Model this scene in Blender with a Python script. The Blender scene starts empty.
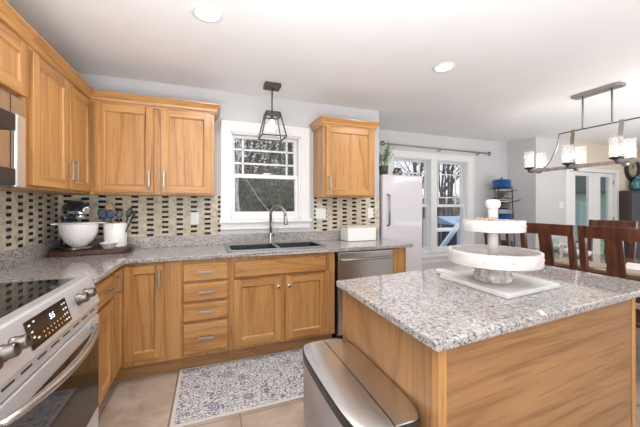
import bpy, bmesh, math, random
from mathutils import Vector, Matrix, noise
PI = math.pi
R = math.radians
sc = bpy.context.scene
col = sc.collection
random.seed(7)

# ------------------------------------------------------------------ camera
cam_d = bpy.data.cameras.new('camera'); cam = bpy.data.objects.new('camera', cam_d); col.objects.link(cam)
cam.location = (0, 0, 1.302); cam.rotation_euler = (R(90), 0, -0.3572)
cam_d.lens = 294.5 * 36 / 640; cam_d.sensor_width = 36; cam_d.shift_y = -7.75 / 640
cam_d.clip_start = 0.02; cam_d.clip_end = 300
sc.camera = cam
# ------------------------------------------------------------------ world
w = bpy.data.worlds.new('World'); sc.world = w; w.use_nodes = True
nt = w.node_tree; nt.nodes.clear()
o_ = nt.nodes.new('ShaderNodeOutputWorld'); bg = nt.nodes.new('ShaderNodeBackground')
tc = nt.nodes.new('ShaderNodeTexCoord'); sp = nt.nodes.new('ShaderNodeSeparateXYZ'); cr = nt.nodes.new('ShaderNodeValToRGB')
nt.links.new(tc.outputs['Generated'], sp.inputs[0]); nt.links.new(sp.outputs['Z'], cr.inputs[0])
cr.color_ramp.elements[0].position = 0.0; cr.color_ramp.elements[0].color = (.93, .95, 1, 1)
cr.color_ramp.elements[1].position = 0.7; cr.color_ramp.elements[1].color = (.50, .66, .95, 1)
nt.links.new(cr.outputs[0], bg.inputs[0]); bg.inputs[1].default_value = 0.95
nt.links.new(bg.outputs[0], o_.inputs[0])
# ------------------------------------------------------------------ exposure
sc.view_settings.view_transform = 'Standard'; sc.view_settings.look = 'None'
sc.view_settings.gamma = 1; sc.view_settings.use_curve_mapping = False
sc.view_settings.exposure = 0.30

def light(name, kind, loc, energy, color=(1, 1, 1), rot=(0, 0, 0), **k):
    d = bpy.data.lights.new(name, kind); d.energy = energy; d.color = color
    for a, b in k.items(): setattr(d, a, b)
    o = bpy.data.objects.new(name, d); o.location = loc; o.rotation_euler = rot; col.objects.link(o); return o
def sun_and_fill():
    s = light('winter_sun', 'SUN', (0, 0, 10), 2.0, (1, .95, .87), (R(46), 0, R(38)), angle=R(3))
    # added fill with no visible source: two lamps facing in, two facing the ceiling
    light('rear_fill', 'AREA', (0.9, -2.3, 1.45), 34, (1, .985, .97), (R(90), 0, 0), shape='RECTANGLE', size=4.2, size_y=2.0)
    light('side_fill', 'AREA', (8.4, 0.4, 1.4), 30, (1, .985, .965), (R(90), 0, R(90)), shape='RECTANGLE', size=3.5, size_y=2.0)
    light('rear_ceiling_fill', 'AREA', (-0.15, -0.45, 0.9), 116, (.93, .965, 1), (R(180), 0, 0), shape='RECTANGLE', size=2.0, size_y=1.6)
    light('dining_ceiling_fill', 'AREA', (5.0, 0.9, 0.9), 36, (.94, .97, 1), (R(180), 0, 0), shape='RECTANGLE', size=2.4, size_y=2.0)
sun_and_fill()

# ------------------------------------------------------------------ node helpers
def new_mat(name):
    m = bpy.data.materials.new(name); m.use_nodes = True
    n = m.node_tree; b = n.nodes['Principled BSDF']; return m, n, b
def N(n, t, **k):
    x = n.nodes.new(t)
    for a, v in k.items():
        if a in x.inputs.keys(): x.inputs[a].default_value = v
        else: setattr(x, a, v)
    return x
def ramp(n, fac, stops, interp='LINEAR'):
    r = n.nodes.new('ShaderNodeValToRGB'); r.color_ramp.interpolation = interp
    e = r.color_ramp.elements
    while len(e) < len(stops): e.new(.5)
    for i, (p, c) in enumerate(stops): e[i].position = p; e[i].color = (*c, 1) if len(c) == 3 else c
    n.links.new(fac, r.inputs[0]); return r.outputs[0]
def math_(n, op, a, b=None, c=None):
    x = n.nodes.new('ShaderNodeMath'); x.operation = op
    for i, v in enumerate((a, b, c)):
        if v is None: continue
        if isinstance(v, (int, float)): x.inputs[i].default_value = v
        else: n.links.new(v, x.inputs[i])
    return x.outputs[0]
def mixc(n, f, a, b, mode='MIX'):
    x = n.nodes.new('ShaderNodeMix'); x.data_type = 'RGBA'; x.blend_type = mode
    for i, v in ((0, f), (6, a), (7, b)):
        if isinstance(v, (int, float)): x.inputs[i].default_value = v
        elif isinstance(v, tuple): x.inputs[i].default_value = (*v, 1)
        else: n.links.new(v, x.inputs[i])
    return x.outputs[2]
def coords(n, scale=(1, 1, 1), rnd=False, loc=(0, 0, 0), rot=(0, 0, 0)):
    tcn = n.nodes.new('ShaderNodeTexCoord'); out = tcn.outputs['Object']
    if rnd:
        oi = n.nodes.new('ShaderNodeObjectInfo'); v = n.nodes.new('ShaderNodeVectorMath'); v.operation = 'MULTIPLY_ADD'
        cmb = n.nodes.new('ShaderNodeCombineXYZ')
        for i in range(3): n.links.new(oi.outputs['Random'], cmb.inputs[i])
        v.inputs[1].default_value = (7.3, 5.1, 9.7); n.links.new(cmb.outputs[0], v.inputs[0]); n.links.new(out, v.inputs[2]); out = v.outputs[0]
    mp = n.nodes.new('ShaderNodeMapping'); mp.inputs['Scale'].default_value = scale; mp.inputs['Location'].default_value = loc; mp.inputs['Rotation'].default_value = rot
    n.links.new(out, mp.inputs[0]); return mp.outputs[0]
def noisef(n, vec, scale, detail=4, rough=.55, dist=0):
    x = N(n, 'ShaderNodeTexNoise', Scale=scale, Detail=detail, Roughness=rough, Distortion=dist)
    n.links.new(vec, x.inputs['Vector']); return x.outputs['Fac']
def bump(n, b, h, strength=.2, dist=.002):
    x = n.nodes.new('ShaderNodeBump'); x.inputs['Strength'].default_value = strength; x.inputs['Distance'].default_value = dist
    n.links.new(h, x.inputs['Height']); n.links.new(x.outputs[0], b.inputs['Normal'])

def plain(name, c, rough=.5, metal=0, coat=0, var=.0, vscale=8, spec=.5, emit=None, es=0):
    m, n, b = new_mat(name)
    b.inputs['Roughness'].default_value = rough; b.inputs['Metallic'].default_value = metal
    b.inputs['Coat Weight'].default_value = coat; b.inputs['Specular IOR Level'].default_value = spec
    v = coords(n); f = noisef(n, v, vscale)
    d = tuple(x * (1 - var) for x in c); l = tuple(min(1, x * (1 + var)) for x in c)
    n.links.new(ramp(n, f, [(.3, d), (.7, l)]), b.inputs['Base Color'])
    if emit: b.inputs['Emission Color'].default_value = (*emit, 1); b.inputs['Emission Strength'].default_value = es
    return m

def oak(name, grain, light_c=(.52, .27, .092), dark_c=(.25, .095, .023), rough=.34):
    m, n, b = new_mat(name)
    s = {'V': (1, 1, .07), 'H': (.07, .07, 1), }[grain]
    v = coords(n, s, True)
    f1 = noisef(n, v, 9, 3, .6, 1.2)
    v2 = coords(n, tuple(x * 1.0 for x in s), True)
    # cathedral rings: bands of a stretched noise
    rings = math_(n, 'FRACT', math_(n, 'MULTIPLY', noisef(n, v2, 2.6, 1, .5, .5), 13.0))
    rings = math_(n, 'MULTIPLY', math_(n, 'ABSOLUTE', math_(n, 'SUBTRACT', rings, .5)), 2.0)      # soft triangle wave, 0 on the dark latewood line
    s3 = tuple(x if x == 1 else .03 for x in s)
    pores = noisef(n, coords(n, s3, True), 95, 3, .75)
    mid = tuple(a * .62 + b_ * .38 for a, b_ in zip(light_c, dark_c))
    c = ramp(n, f1, [(.3, mid), (.6, light_c)])
    c = mixc(n, ramp(n, rings, [(.0, (.62, .62, .62)), (.16, (.22, .22, .22)), (.45, (0, 0, 0))]), c, dark_c)
    c = mixc(n, math_(n, 'MULTIPLY', ramp(n, pores, [(.5, (0, 0, 0)), (.66, (1, 1, 1))]), .5), c, tuple(x * .7 for x in dark_c))
    n.links.new(c, b.inputs['Base Color']); b.inputs['Roughness'].default_value = rough
    b.inputs['Coat Weight'].default_value = .15; b.inputs['Coat Roughness'].default_value = .2
    bump(n, b, pores, .15, .001); return m
OV = oak('oak_vertical', 'V'); OH = oak('oak_horizontal', 'H')
OPV = oak('oak_panel_vertical', 'V', (.38, .20, .085), (.21, .095, .034), .40)
OPH = oak('oak_panel_horizontal', 'H', (.38, .195, .08), (.19, .082, .027), .40)
OT = oak('oak_toe', 'H', (.40, .21, .08), (.25, .11, .035), .5)

def granite(name):
    m, n, b = new_mat(name); v = coords(n)
    vo = N(n, 'ShaderNodeTexVoronoi', Scale=120, Randomness=1.0); n.links.new(v, vo.inputs['Vector'])
    sx = n.nodes.new('ShaderNodeSeparateXYZ'); n.links.new(vo.outputs['Color'], sx.inputs[0])
    base = ramp(n, sx.outputs[0], [(0, (.03, .028, .032)), (.10, (.17, .145, .14)), (.23, (.33, .295, .27)), (.45, (.44, .415, .40)), (.74, (.55, .54, .535)), (.91, (.30, .235, .20))], 'CONSTANT')
    vo2 = N(n, 'ShaderNodeTexVoronoi', Scale=270, Randomness=1.0); n.links.new(v, vo2.inputs['Vector'])
    sx2 = n.nodes.new('ShaderNodeSeparateXYZ'); n.links.new(vo2.outputs['Color'], sx2.inputs[0])
    fine = ramp(n, sx2.outputs[1], [(0, (.05, .045, .05)), (.18, (.39, .37, .36)), (.6, (.52, .51, .51))], 'CONSTANT')
    c = mixc(n, .42, base, fine)
    blot = noisef(n, v, 11, 5, .65)
    c = mixc(n, math_(n, 'MULTIPLY', ramp(n, blot, [(.5, (0, 0, 0)), (.68, (1, 1, 1))]), .55), c, (.36, .29, .25))
    n.links.new(c, b.inputs['Base Color']); b.inputs['Roughness'].default_value = .05; b.inputs['Specular IOR Level'].default_value = .7
    return m
GR = granite('granite')

def wallpaint(name, c, var=.02):
    m = plain(name, c, .75, var=var, vscale=2.5, spec=.3); n = m.node_tree
    bump(n, n.nodes['Principled BSDF'], noisef(n, coords(n), 160, 2), .06, .001); return m
M = {}
M['wall'] = wallpaint('paint_grey', (.60, .595, .60))
M['wall_white'] = wallpaint('paint_white', (.69, .69, .69))
M['cream'] = wallpaint('warm_lit_cream', (.80, .69, .56))  # warm lamp light on this stretch of wall put into its colour
M['ceiling'] = wallpaint('paint_ceiling', (.86, .85, .85))
M['trim'] = plain('white_trim', (.86, .86, .86), .35)
M['white'] = plain('white_plastic', (.85, .85, .84), .35)
M['steel'] = plain('brushed_steel', (.62, .61, .60), .27, 1, var=.05, vscale=30)
M['steel_dark'] = plain('dark_steel', (.22, .20, .185), .3, 1, var=.05)
M['steel_front'] = plain('range_steel', (.76, .78, .81), .42, .7, var=.03)
M['nickel'] = plain('satin_nickel', (.40, .375, .345), .33, 1)
M['chrome'] = plain('chrome', (.8, .8, .8), .1, 1)
M['bronze'] = plain('aged_bronze', (.10, .085, .07), .4, .7, var=.2, vscale=40)
M['black'] = plain('black_plastic', (.015, .015, .016), .35)
M['blackgloss'] = plain('black_glass', (.008, .008, .009), .05, spec=.8)
M['cherry'] = None
M['fridge'] = plain('fridge_enamel', (.70, .685, .73), .16, coat=.6)
M['sink'] = plain('sink_composite', (.02, .021, .024), .35)
M['sinkrim'] = plain('sink_rim', (.34, .35, .37), .28, .8)
M['blueenamel'] = plain('blue_enamel', (.01, .10, .36), .14, coat=.7)
M['navy'] = plain('ink_blue', (.012, .024, .05), .22, coat=.5)
M['ceramic'] = plain('white_ceramic', (.86, .85, .84), .3, coat=.3)
M['board'] = plain('dark_walnut', (.062, .018, .01), .3, var=.5, vscale=18)
M['darkmetal'] = plain('wrought_metal', (.05, .05, .055), .4, .7)
M['grey_metal'] = plain('weathered_metal', (.36, .34, .33), .38, .8)
M['barwood'] = plain('weathered_wood', (.30, .255, .225), .6, var=.3, vscale=25)
M['bluesil'] = plain('blue_silicone', (.03, .06, .12), .5)
M['lightwood'] = plain('light_wood', (.45, .27, .13), .5, var=.2, vscale=30)
M['stone'] = plain('grey_stone', (.46, .435, .38), .8, var=.45, vscale=45)
M['beads'] = plain('golden_beads', (.68, .47, .22), .5)
M['slate'] = plain('outdoor_dark', (.05, .065, .09), .6)
M['lid'] = plain('blue_grey_lid', (.30, .40, .52), .5)
M['bark'] = plain('bark', (.12, .10, .085), .9, var=.4, vscale=12)
M['birch'] = plain('pale_bark', (.36, .33, .29), .9, var=.35, vscale=12)
M['paintwhite'] = plain('exterior_white', (.85, .86, .86), .5)
M['deck'] = plain('deck_boards', (.32, .29, .26), .8, var=.2, vscale=8)
M['siding'] = None
M['roof'] = plain('roof_shingle', (.19, .20, .19), .8, var=.3, vscale=30)
M['grass'] = plain('lawn', (.20, .27, .10), .95, var=.4, vscale=3)
M['black_cab'] = plain('black_lacquer', (.03, .033, .04), .3)
M['cabface'] = plain('slate_face', (.07, .085, .115), .35)
M['darkwood'] = plain('espresso_wood', (.05, .028, .02), .4)
M['galv'] = plain('dark_galvanised', (.11, .115, .13), .5, .5, var=.3, vscale=20)
M['leaf'] = plain('sage_leaf', (.24, .34, .15), .6, var=.4, vscale=30)
M['leaf_pale'] = plain('pale_leaf', (.42, .50, .38), .6, var=.3, vscale=30)
M['teal'] = plain('teal_glaze', (.05, .22, .25), .15, coat=.6, var=.8, vscale=26)
M['clockface'] = plain('clock_face', (.52, .43, .33), .6, var=.3, vscale=20)
M['bulb'] = plain('warm_bulb', (1, .95, .85), .3, emit=(1, .88, .72), es=4.5)
M['disc'] = plain('light_disc', (1, 1, 1), .3, emit=(1, .97, .93), es=9)
M['display'] = plain('display_glow', (.5, .6, 1), .3, emit=(.55, .68, 1), es=3.0)
M['print'] = plain('panel_print', (.75, .75, .75), .5, emit=(.8, .8, .85), es=.25)
M['printamber'] = plain('panel_print_amber', (.65, .35, .12), .5, emit=(.8, .4, .12), es=.25)
M['greyprint'] = plain('grey_print', (.2, .2, .2), .5)

def cherry():
    m, n, b = new_mat('cherry_wood'); v = coords(n, (1, 1, .12), True)
    f = noisef(n, v, 26, 4, .6, .8)
    n.links.new(ramp(n, f, [(.3, (.030, .010, .006)), (.55, (.095, .027, .014)), (.75, (.17, .055, .03))]), b.inputs['Base Color'])
    b.inputs['Roughness'].default_value = .28; b.inputs['Coat Weight'].default_value = .3; return m
M['cherry'] = cherry()
def tablewood():
    m, n, b = new_mat('table_wood'); v = coords(n, (1, .1, 1))
    f = noisef(n, v, 22, 4, .6, .8)
    n.links.new(ramp(n, f, [(.3, (.14, .075, .04)), (.6, (.26, .15, .085)), (.8, (.34, .21, .125))]), b.inputs['Base Color'])
    b.inputs['Roughness'].default_value = .12; b.inputs['Coat Weight'].default_value = .4; return m
M['table'] = tablewood()
def whitewash(name, c=(.60, .565, .545)):
    m, n, b = new_mat(name); v = coords(n, (.25, .25, 1))
    f = noisef(n, v, 40, 4, .6, .5)
    n.links.new(ramp(n, f, [(.3, tuple(x * .78 for x in c)), (.6, c)]), b.inputs['Base Color']); b.inputs['Roughness'].default_value = .6; return m
M['wash'] = whitewash('whitewashed_wood'); M['slab'] = plain('white_board', (.62, .60, .59), .45, var=.05, vscale=6)
def siding():
    m, n, b = new_mat('lap_siding'); v = coords(n); s = n.nodes.new('ShaderNodeSeparateXYZ'); n.links.new(v, s.inputs[0])
    f = math_(n, 'FRACT', math_(n, 'MULTIPLY', s.outputs[2], 6.5))
    n.links.new(ramp(n, f, [(0, (.22, .29, .25)), (.12, (.52, .60, .52)), (1, (.62, .70, .62))]), b.inputs['Base Color']); b.inputs['Roughness'].default_value = .8; return m
M['siding'] = siding()

def floor_tile():
    m, n, b = new_mat('beige_floor_tile'); v = coords(n); s = n.nodes.new('ShaderNodeSeparateXYZ'); n.links.new(v, s.inputs[0])
    def line(o, per, off, hw):
        f = math_(n, 'FRACT', math_(n, 'DIVIDE', math_(n, 'SUBTRACT', o, off), per))
        return math_(n, 'LESS_THAN', math_(n, 'MULTIPLY', math_(n, 'SUBTRACT', .5, math_(n, 'ABSOLUTE', math_(n, 'SUBTRACT', f, .5))), per), hw)
    g = math_(n, 'MAXIMUM', line(s.outputs[0], .406, -.232, .0035), line(s.outputs[1], .812, 1.885, .0035))
    f = noisef(n, v, 5, 6, .6, .4)
    f2 = noisef(n, v, 1.4, 2, .5)
    c = ramp(n, f, [(.3, (.29, .22, .17)), (.5, (.43, .345, .275)), (.72, (.55, .465, .385))])
    c = mixc(n, ramp(n, f2, [(.4, (0, 0, 0)), (.6, (.35, .35, .35))]), c, (.34, .265, .21))
    c = mixc(n, g, c, (.23, .155, .11))
    n.links.new(c, b.inputs['Base Color']); b.inputs['Roughness'].default_value = .33
    return m
M['floor'] = floor_tile()

def backsplash(name, axis, x0):
    m, n, b = new_mat(name); v = coords(n); s = n.nodes.new('ShaderNodeSeparateXYZ'); n.links.new(v, s.inputs[0])
    u = math_(n, 'DIVIDE', math_(n, 'SUBTRACT', s.outputs[axis], x0 - .0617), .1235)
    ci = math_(n, 'FLOOR', u); fu = math_(n, 'FRACT', u)
    odd = math_(n, 'MODULO', math_(n, 'ABSOLUTE', ci), 2.0)
    z = math_(n, 'ADD', math_(n, 'DIVIDE', math_(n, 'SUBTRACT', s.outputs[2], 1.386 - .0236), .0473), math_(n, 'MULTIPLY', odd, .5))
    fz = math_(n, 'FRACT', z)
    du = math_(n, 'ABSOLUTE', math_(n, 'SUBTRACT', fu, .5)); dz = math_(n, 'ABSOLUTE', math_(n, 'SUBTRACT', fz, .5))
    dark = math_(n, 'MULTIPLY', math_(n, 'LESS_THAN', du, .225), math_(n, 'LESS_THAN', dz, .235))
    # light stones between: brick courses of half pitch
    crs = math_(n, 'FRACT', math_(n, 'MULTIPLY', z, 1.0))
    ml = math_(n, 'MAXIMUM', math_(n, 'GREATER_THAN', math_(n, 'ABSOLUTE', math_(n, 'SUBTRACT', crs, .5)), .455),
               math_(n, 'GREATER_THAN', math_(n, 'ABSOLUTE', math_(n, 'SUBTRACT', fu, .5)), .475))
    f = noisef(n, v, 22, 4, .6)
    f2 = noisef(n, v, 5, 3, .6)
    c = ramp(n, f, [(.3, (.37, .31, .215)), (.5, (.62, .565, .45)), (.7, (.80, .75, .64))])
    c = mixc(n, ramp(n, f2, [(.45, (0, 0, 0)), (.7, (.6, .6, .6))]), c, (.55, .46, .31))
    c = mixc(n, math_(n, 'MULTIPLY', ml, .45), c, (.60, .55, .47))
    c = mixc(n, dark, c, (.006, .004, .0035))
    n.links.new(c, b.inputs['Base Color'])
    n.links.new(math_(n, 'SUBTRACT', .6, math_(n, 'MULTIPLY', dark, .25)), b.inputs['Roughness']); b.inputs['Specular IOR Level'].default_value = .2
    bump(n, b, f, .25, .003); return m
M['splash_back'] = backsplash('mosaic_back', 0, -.641); M['splash_left'] = backsplash('mosaic_left', 1, 2.94)

def rug_mat():
    m, n, b = new_mat('rug_floral'); v = coords(n)
    def warp(scale, amt):
        nz = N(n, 'ShaderNodeTexNoise', Scale=scale, Detail=2.0); n.links.new(v, nz.inputs['Vector'])
        m1 = n.nodes.new('ShaderNodeVectorMath'); m1.operation = 'MULTIPLY_ADD'; m1.inputs[1].default_value = (amt, amt, 0)
        n.links.new(nz.outputs['Color'], m1.inputs[0]); n.links.new(v, m1.inputs[2]); return m1.outputs[0]
    def vor(vec, scale):
        x = N(n, 'ShaderNodeTexVoronoi', Scale=scale, Randomness=.9); n.links.new(vec, x.inputs['Vector']); return x.outputs['Distance'], x.outputs['Color']
    w_ = noisef(n, v, 60, 2, .5, 1.0)
    fd, fc = vor(warp(16, .06), 7.0)          # large blossoms
    sd, _c = vor(warp(30, .04), 25.0)         # small scrolls
    c = ramp(n, w_, [(.35, (.50, .49, .51)), (.65, (.64, .62, .62))])
    ln = math_(n, 'ABSOLUTE', math_(n, 'SUBTRACT', math_(n, 'FRACT', math_(n, 'MULTIPLY', sd, 2.6)), .5))
    c = mixc(n, ramp(n, ln, [(.13, (.9, .9, .9)), (.23, (0, 0, 0))]), c, (.13, .14, .17))
    sepc = n.nodes.new('ShaderNodeSeparateXYZ'); n.links.new(fc, sepc.inputs[0])
    sel = math_(n, 'GREATER_THAN', sepc.outputs[0], .25)
    fill = math_(n, 'MULTIPLY', math_(n, 'LESS_THAN', fd, .30), sel)
    pet = math_(n, 'ABSOLUTE', math_(n, 'SUBTRACT', math_(n, 'FRACT', math_(n, 'MULTIPLY', fd, 9.0)), .5))
    c = mixc(n, math_(n, 'MULTIPLY', fill, .8), c, ramp(n, pet, [(.12, (.10, .12, .18)), (.3, (.27, .31, .40)), (.45, (.50, .51, .55))]))
    s = n.nodes.new('ShaderNodeSeparateXYZ'); n.links.new(v, s.inputs[0])
    ex = math_(n, 'SUBTRACT', .59, math_(n, 'ABSOLUTE', s.outputs[0])); ey = math_(n, 'SUBTRACT', .33, math_(n, 'ABSOLUTE', s.outputs[1]))
    e = math_(n, 'MINIMUM', ex, ey)
    c = mixc(n, math_(n, 'LESS_THAN', e, .022), c, (.58, .55, .52))
    n.links.new(c, b.inputs['Base Color']); b.inputs['Roughness'].default_value = .95
    bump(n, b, w_, .5, .003); return m
M['rug'] = rug_mat()

def glass(name, tint=(1, 1, 1), base=.06):
    m = bpy.data.materials.new(name); m.use_nodes = True; n = m.node_tree; n.nodes.clear()
    o = n.nodes.new('ShaderNodeOutputMaterial'); mx = n.nodes.new('ShaderNodeMixShader'); t = n.nodes.new('ShaderNodeBsdfTransparent'); g = n.nodes.new('ShaderNodeBsdfGlossy')
    t.inputs[0].default_value = (*tint, 1); g.inputs['Roughness'].default_value = .02
    lw = n.nodes.new('ShaderNodeLayerWeight'); lw.inputs[0].default_value = .5
    f = math_(n, 'MULTIPLY_ADD', math_(n, 'POWER', lw.outputs['Facing'], 5.0), .8, base)
    n.links.new(f, mx.inputs[0]); n.links.new(t.outputs[0], mx.inputs[1]); n.links.new(g.outputs[0], mx.inputs[2]); n.links.new(mx.outputs[0], o.inputs[0]); return m
M['glass'] = glass('window_glass', base=.012); M['glass_green'] = glass('door_glass', (.93, .98, .95), .015); M['glass_clear'] = glass('clear_glass', (.97, .98, .98), .08)
def seeded():
    m = bpy.data.materials.new('frosted_shade'); m.use_nodes = True; n = m.node_tree; n.nodes.clear()
    o = n.nodes.new('ShaderNodeOutputMaterial'); mx = n.nodes.new('ShaderNodeMixShader'); mx2 = n.nodes.new('ShaderNodeMixShader')
    t = n.nodes.new('ShaderNodeBsdfTransparent'); tr = n.nodes.new('ShaderNodeBsdfTranslucent'); g = n.nodes.new('ShaderNodeBsdfDiffuse')
    tr.inputs[0].default_value = (.9, .9, .92, 1); g.inputs[0].default_value = (.85, .86, .88, 1)
    f = noisef(n, coords(n, (1, 1, .4)), 70, 3, .7)
    n.links.new(ramp(n, f, [(.35, (.05, .05, .05)), (.7, (.38, .38, .38))]), mx.inputs[0])
    mx2.inputs[0].default_value = .6
    n.links.new(g.outputs[0], mx2.inputs[1]); n.links.new(tr.outputs[0], mx2.inputs[2])
    n.links.new(t.outputs[0], mx.inputs[1]); n.links.new(mx2.outputs[0], mx.inputs[2]); n.links.new(mx.outputs[0], o.inputs[0]); return m
M['shade'] = seeded()

# ------------------------------------------------------------------ mesh helpers
class MB:
    def __init__(s): s.v = []; s.f = []; s.mi = []; s.m = 0; s.T = None; s.sm = []
    def add(s, vs, fs, smooth=False):
        k = len(s.v)
        for p in vs:
            p = Vector(p)
            if s.T is not None: p = s.T @ p
            s.v.append(p)
        for f in fs: s.f.append([i + k for i in f]); s.mi.append(s.m); s.sm.append(smooth)
        return s
    def box(s, x0, x1, y0, y1, z0, z1):
        x0, x1 = sorted((x0, x1)); y0, y1 = sorted((y0, y1)); z0, z1 = sorted((z0, z1))
        return s.add([(x0, y0, z0), (x1, y0, z0), (x1, y1, z0), (x0, y1, z0), (x0, y0, z1), (x1, y0, z1), (x1, y1, z1), (x0, y1, z1)],
                     [(0, 3, 2, 1), (4, 5, 6, 7), (0, 1, 5, 4), (1, 2, 6, 5), (2, 3, 7, 6), (3, 0, 4, 7)])
    def prism(s, pts, z0, z1):
        n = len(pts); return s.add([(x, y, z0) for x, y in pts] + [(x, y, z1) for x, y in pts],
            [tuple(reversed(range(n))), tuple(range(n, 2 * n))] + [(i, (i + 1) % n, n + (i + 1) % n, n + i) for i in range(n)])
    def tube(s, pts, r, n=10, cap=True):
        pts = [Vector(p) for p in pts]; rs = r if isinstance(r, (list, tuple)) else [r] * len(pts)
        vs = []; up = None
        for i, p in enumerate(pts):
            d = (pts[min(i + 1, len(pts) - 1)] - pts[max(i - 1, 0)]).normalized()
            if up is None: up = d.orthogonal().normalized()
            a = (up - d * up.dot(d)).normalized(); up = a; b = d.cross(a)
            for k in range(n):
                t = 2 * PI * k / n; vs.append(p + a * (math.cos(t) * rs[i]) + b * (math.sin(t) * rs[i]))
        fs = [(i * n + k, i * n + (k + 1) % n, (i + 1) * n + (k + 1) % n, (i + 1) * n + k) for i in range(len(pts) - 1) for k in range(n)]
        s.add(vs, fs, n > 4)
        if cap:
            s.add(vs[:n], [tuple(reversed(range(n)))]); s.add(vs[-n:], [tuple(range(n))])
        return s
    def bar(s, a, b, w_, h):  # rectangular bar a->b, w horizontal width, h thickness
        a = Vector(a); b = Vector(b); d = (b - a).normalized(); up = Vector((0, 0, 1))
        if abs(d.z) > .95: up = Vector((0, 1, 0))
        sd = d.cross(up).normalized(); up = sd.cross(d).normalized()
        vs = [p + sd * (i * w_ / 2) + up * (j * h / 2) for p in (a, b) for i, j in ((-1, -1), (1, -1), (1, 1), (-1, 1))]
        return s.add(vs, [(0, 1, 2, 3), (7, 6, 5, 4), (0, 4, 5, 1), (1, 5, 6, 2), (2, 6, 7, 3), (3, 7, 4, 0)])
    def lathe(s, prof, c=(0, 0, 0), n=32, fn=None):
        vs = []; c = Vector(c)
        for i, (r, z) in enumerate(prof):
            for k in range(n):
                t = 2 * PI * k / n; rr = r if fn is None else r * fn(t, z)
                vs.append(c + Vector((rr * math.cos(t), rr * math.sin(t), z)))
        fs = [(i * n + k, i * n + (k + 1) % n, (i + 1) * n + (k + 1) % n, (i + 1) * n + k) for i in range(len(prof) - 1) for k in range(n)]
        s.add(vs, fs, True)
        if prof[0][0] > 1e-5: s.add(vs[:n], [tuple(reversed(range(n)))])
        if prof[-1][0] > 1e-5: s.add(vs[-n:], [tuple(range(n))])
        return s
    def build(s, name, mats, parent=None, bevel=0, loc=None, seg=2, angle=35):
        me = bpy.data.meshes.new(name); off = Vector(loc) if loc else Vector((0, 0, 0))
        me.from_pydata([p - off for p in s.v], [], s.f); me.update()
        for m in (mats if isinstance(mats, (list, tuple)) else [mats]): me.materials.append(m)
        for i, p in enumerate(me.polygons): p.material_index = s.mi[i]; p.use_smooth = s.sm[i]
        bm = bmesh.new(); bm.from_mesh(me); bmesh.ops.remove_doubles(bm, verts=bm.verts, dist=1e-5)
        bmesh.ops.recalc_face_normals(bm, faces=bm.faces); bm.to_mesh(me); bm.free()
        o = bpy.data.objects.new(name, me); o.location = off; col.objects.link(o)
        if parent: o.parent = parent
        if bevel:
            b = o.modifiers.new('bevel', 'BEVEL'); b.width = bevel; b.segments = seg; b.limit_method = 'ANGLE'; b.angle_limit = R(angle)
        return o
def tag(o, label, cat, group=None, kind=None):
    o['label'] = label; o['category'] = cat
    if group: o['group'] = group
    if kind: o['kind'] = kind
    return o
def thing(name, label, cat, loc=(0, 0, 0), rz=0, group=None):
    o = bpy.data.objects.new(name, None); o.empty_display_size = .1; col.objects.link(o); o.location = loc; o.rotation_euler = (0, 0, rz)
    return tag(o, label, cat, group)
def struct(o): o['kind'] = 'structure'; return o
def copy_tree(o, parent=None):
    c = o.copy(); col.objects.link(c); c.parent = parent
    for ch in [x for x in sc.objects if x.parent == o]: copy_tree(ch, c)
    return c
def B(*a): m = MB(); m.box(*a); return m

# ------------------------------------------------------------------ dimensions
XL, YB, ZC = -1.207, 3.1025, 2.449          # left wall, kitchen back wall, ceiling
YD, XR, YF, XE = 3.83, 5.07, 3.33, 9.2       # dining wall, side return, far wall, far right wall
YR = -3.0
# ------------------------------------------------------------------ structure
struct(B(XL - .15, XE + .15, YR - .15, YD + .15, -.08, 0).build('floor', M['floor']))
struct(B(XL - .15, XE + .15, YR - .15, YD + .15, ZC, ZC + .1).build('ceiling', M['ceiling']))
struct(B(XL - .15, XL, YR, YB + .15, 0, ZC).build('wall_left', M['wall']))
def holed(name, mat, x0, x1, y0, y1, holes):
    b = MB(); xs = x0
    for (a, c, z0, z1) in sorted(holes):
        b.box(xs, a, y0, y1, 0, ZC)
        if z0 > 0: b.box(a, c, y0, y1, 0, z0)
        b.box(a, c, y0, y1, z1, ZC); xs = c
    b.box(xs, x1, y0, y1, 0, ZC)
    return struct(b.build(name, mat))
W1 = (.185, .935, 1.165, 2.06)          # kitchen window opening
holed('wall_back', M['wall'], XL, 1.923, YB, YB + .15, [W1])
struct(B(1.80, 1.923, YB + .15, YD, 0, ZC).build('wall_return', M['wall_white']))
W2 = (2.62, 4.12, .55, 2.06)
holed('wall_dining', M['wall_white'], 1.80, XR + .15, YD, YD + .15, [W2])
struct(B(XR, XR + .15, YF + .0, YD, 0, ZC).build('wall_bump', M['wall_white']))
holed('wall_far', M['wall_white'], XR + .15, 5.90, YF, YF + .15, [])
DR = (5.90, 7.28, 0, 1.93)
holed('wall_entry', M['cream'], 5.90, XE, YF, YF + .15, [(5.905, 7.33, 0, 1.93)])
struct(B(XE, XE + .15, YR, YF + .15, 0, ZC).build('wall_right', M['wall_white']))
b = MB(); b.box(XL, XE, YR - .15, YR, 0, .5); b.box(XL, XE, YR - .15, YR, 2.2, ZC)
for a, c in ((XL, -.6), (2.4, 3.4), (6.4, XE)): b.box(a, c, YR - .15, YR, .5, 2.2)
struct(b.build('wall_rear', M['wall_white']))
b = MB(); b.box(1.93, XR, YD - .015, YD - .002, 0, .12); struct(b.build('baseboard_dining', M['trim'], bevel=.004))
struct(B(XR - .015, XR - .002, YF, YD - .02, 0, .12).build('baseboard_bump', M['trim'], bevel=.004))
struct(B(XR, 5.80, YF - .015, YF - .002, 0, .12).build('baseboard_far', M['trim'], bevel=.004))
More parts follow.
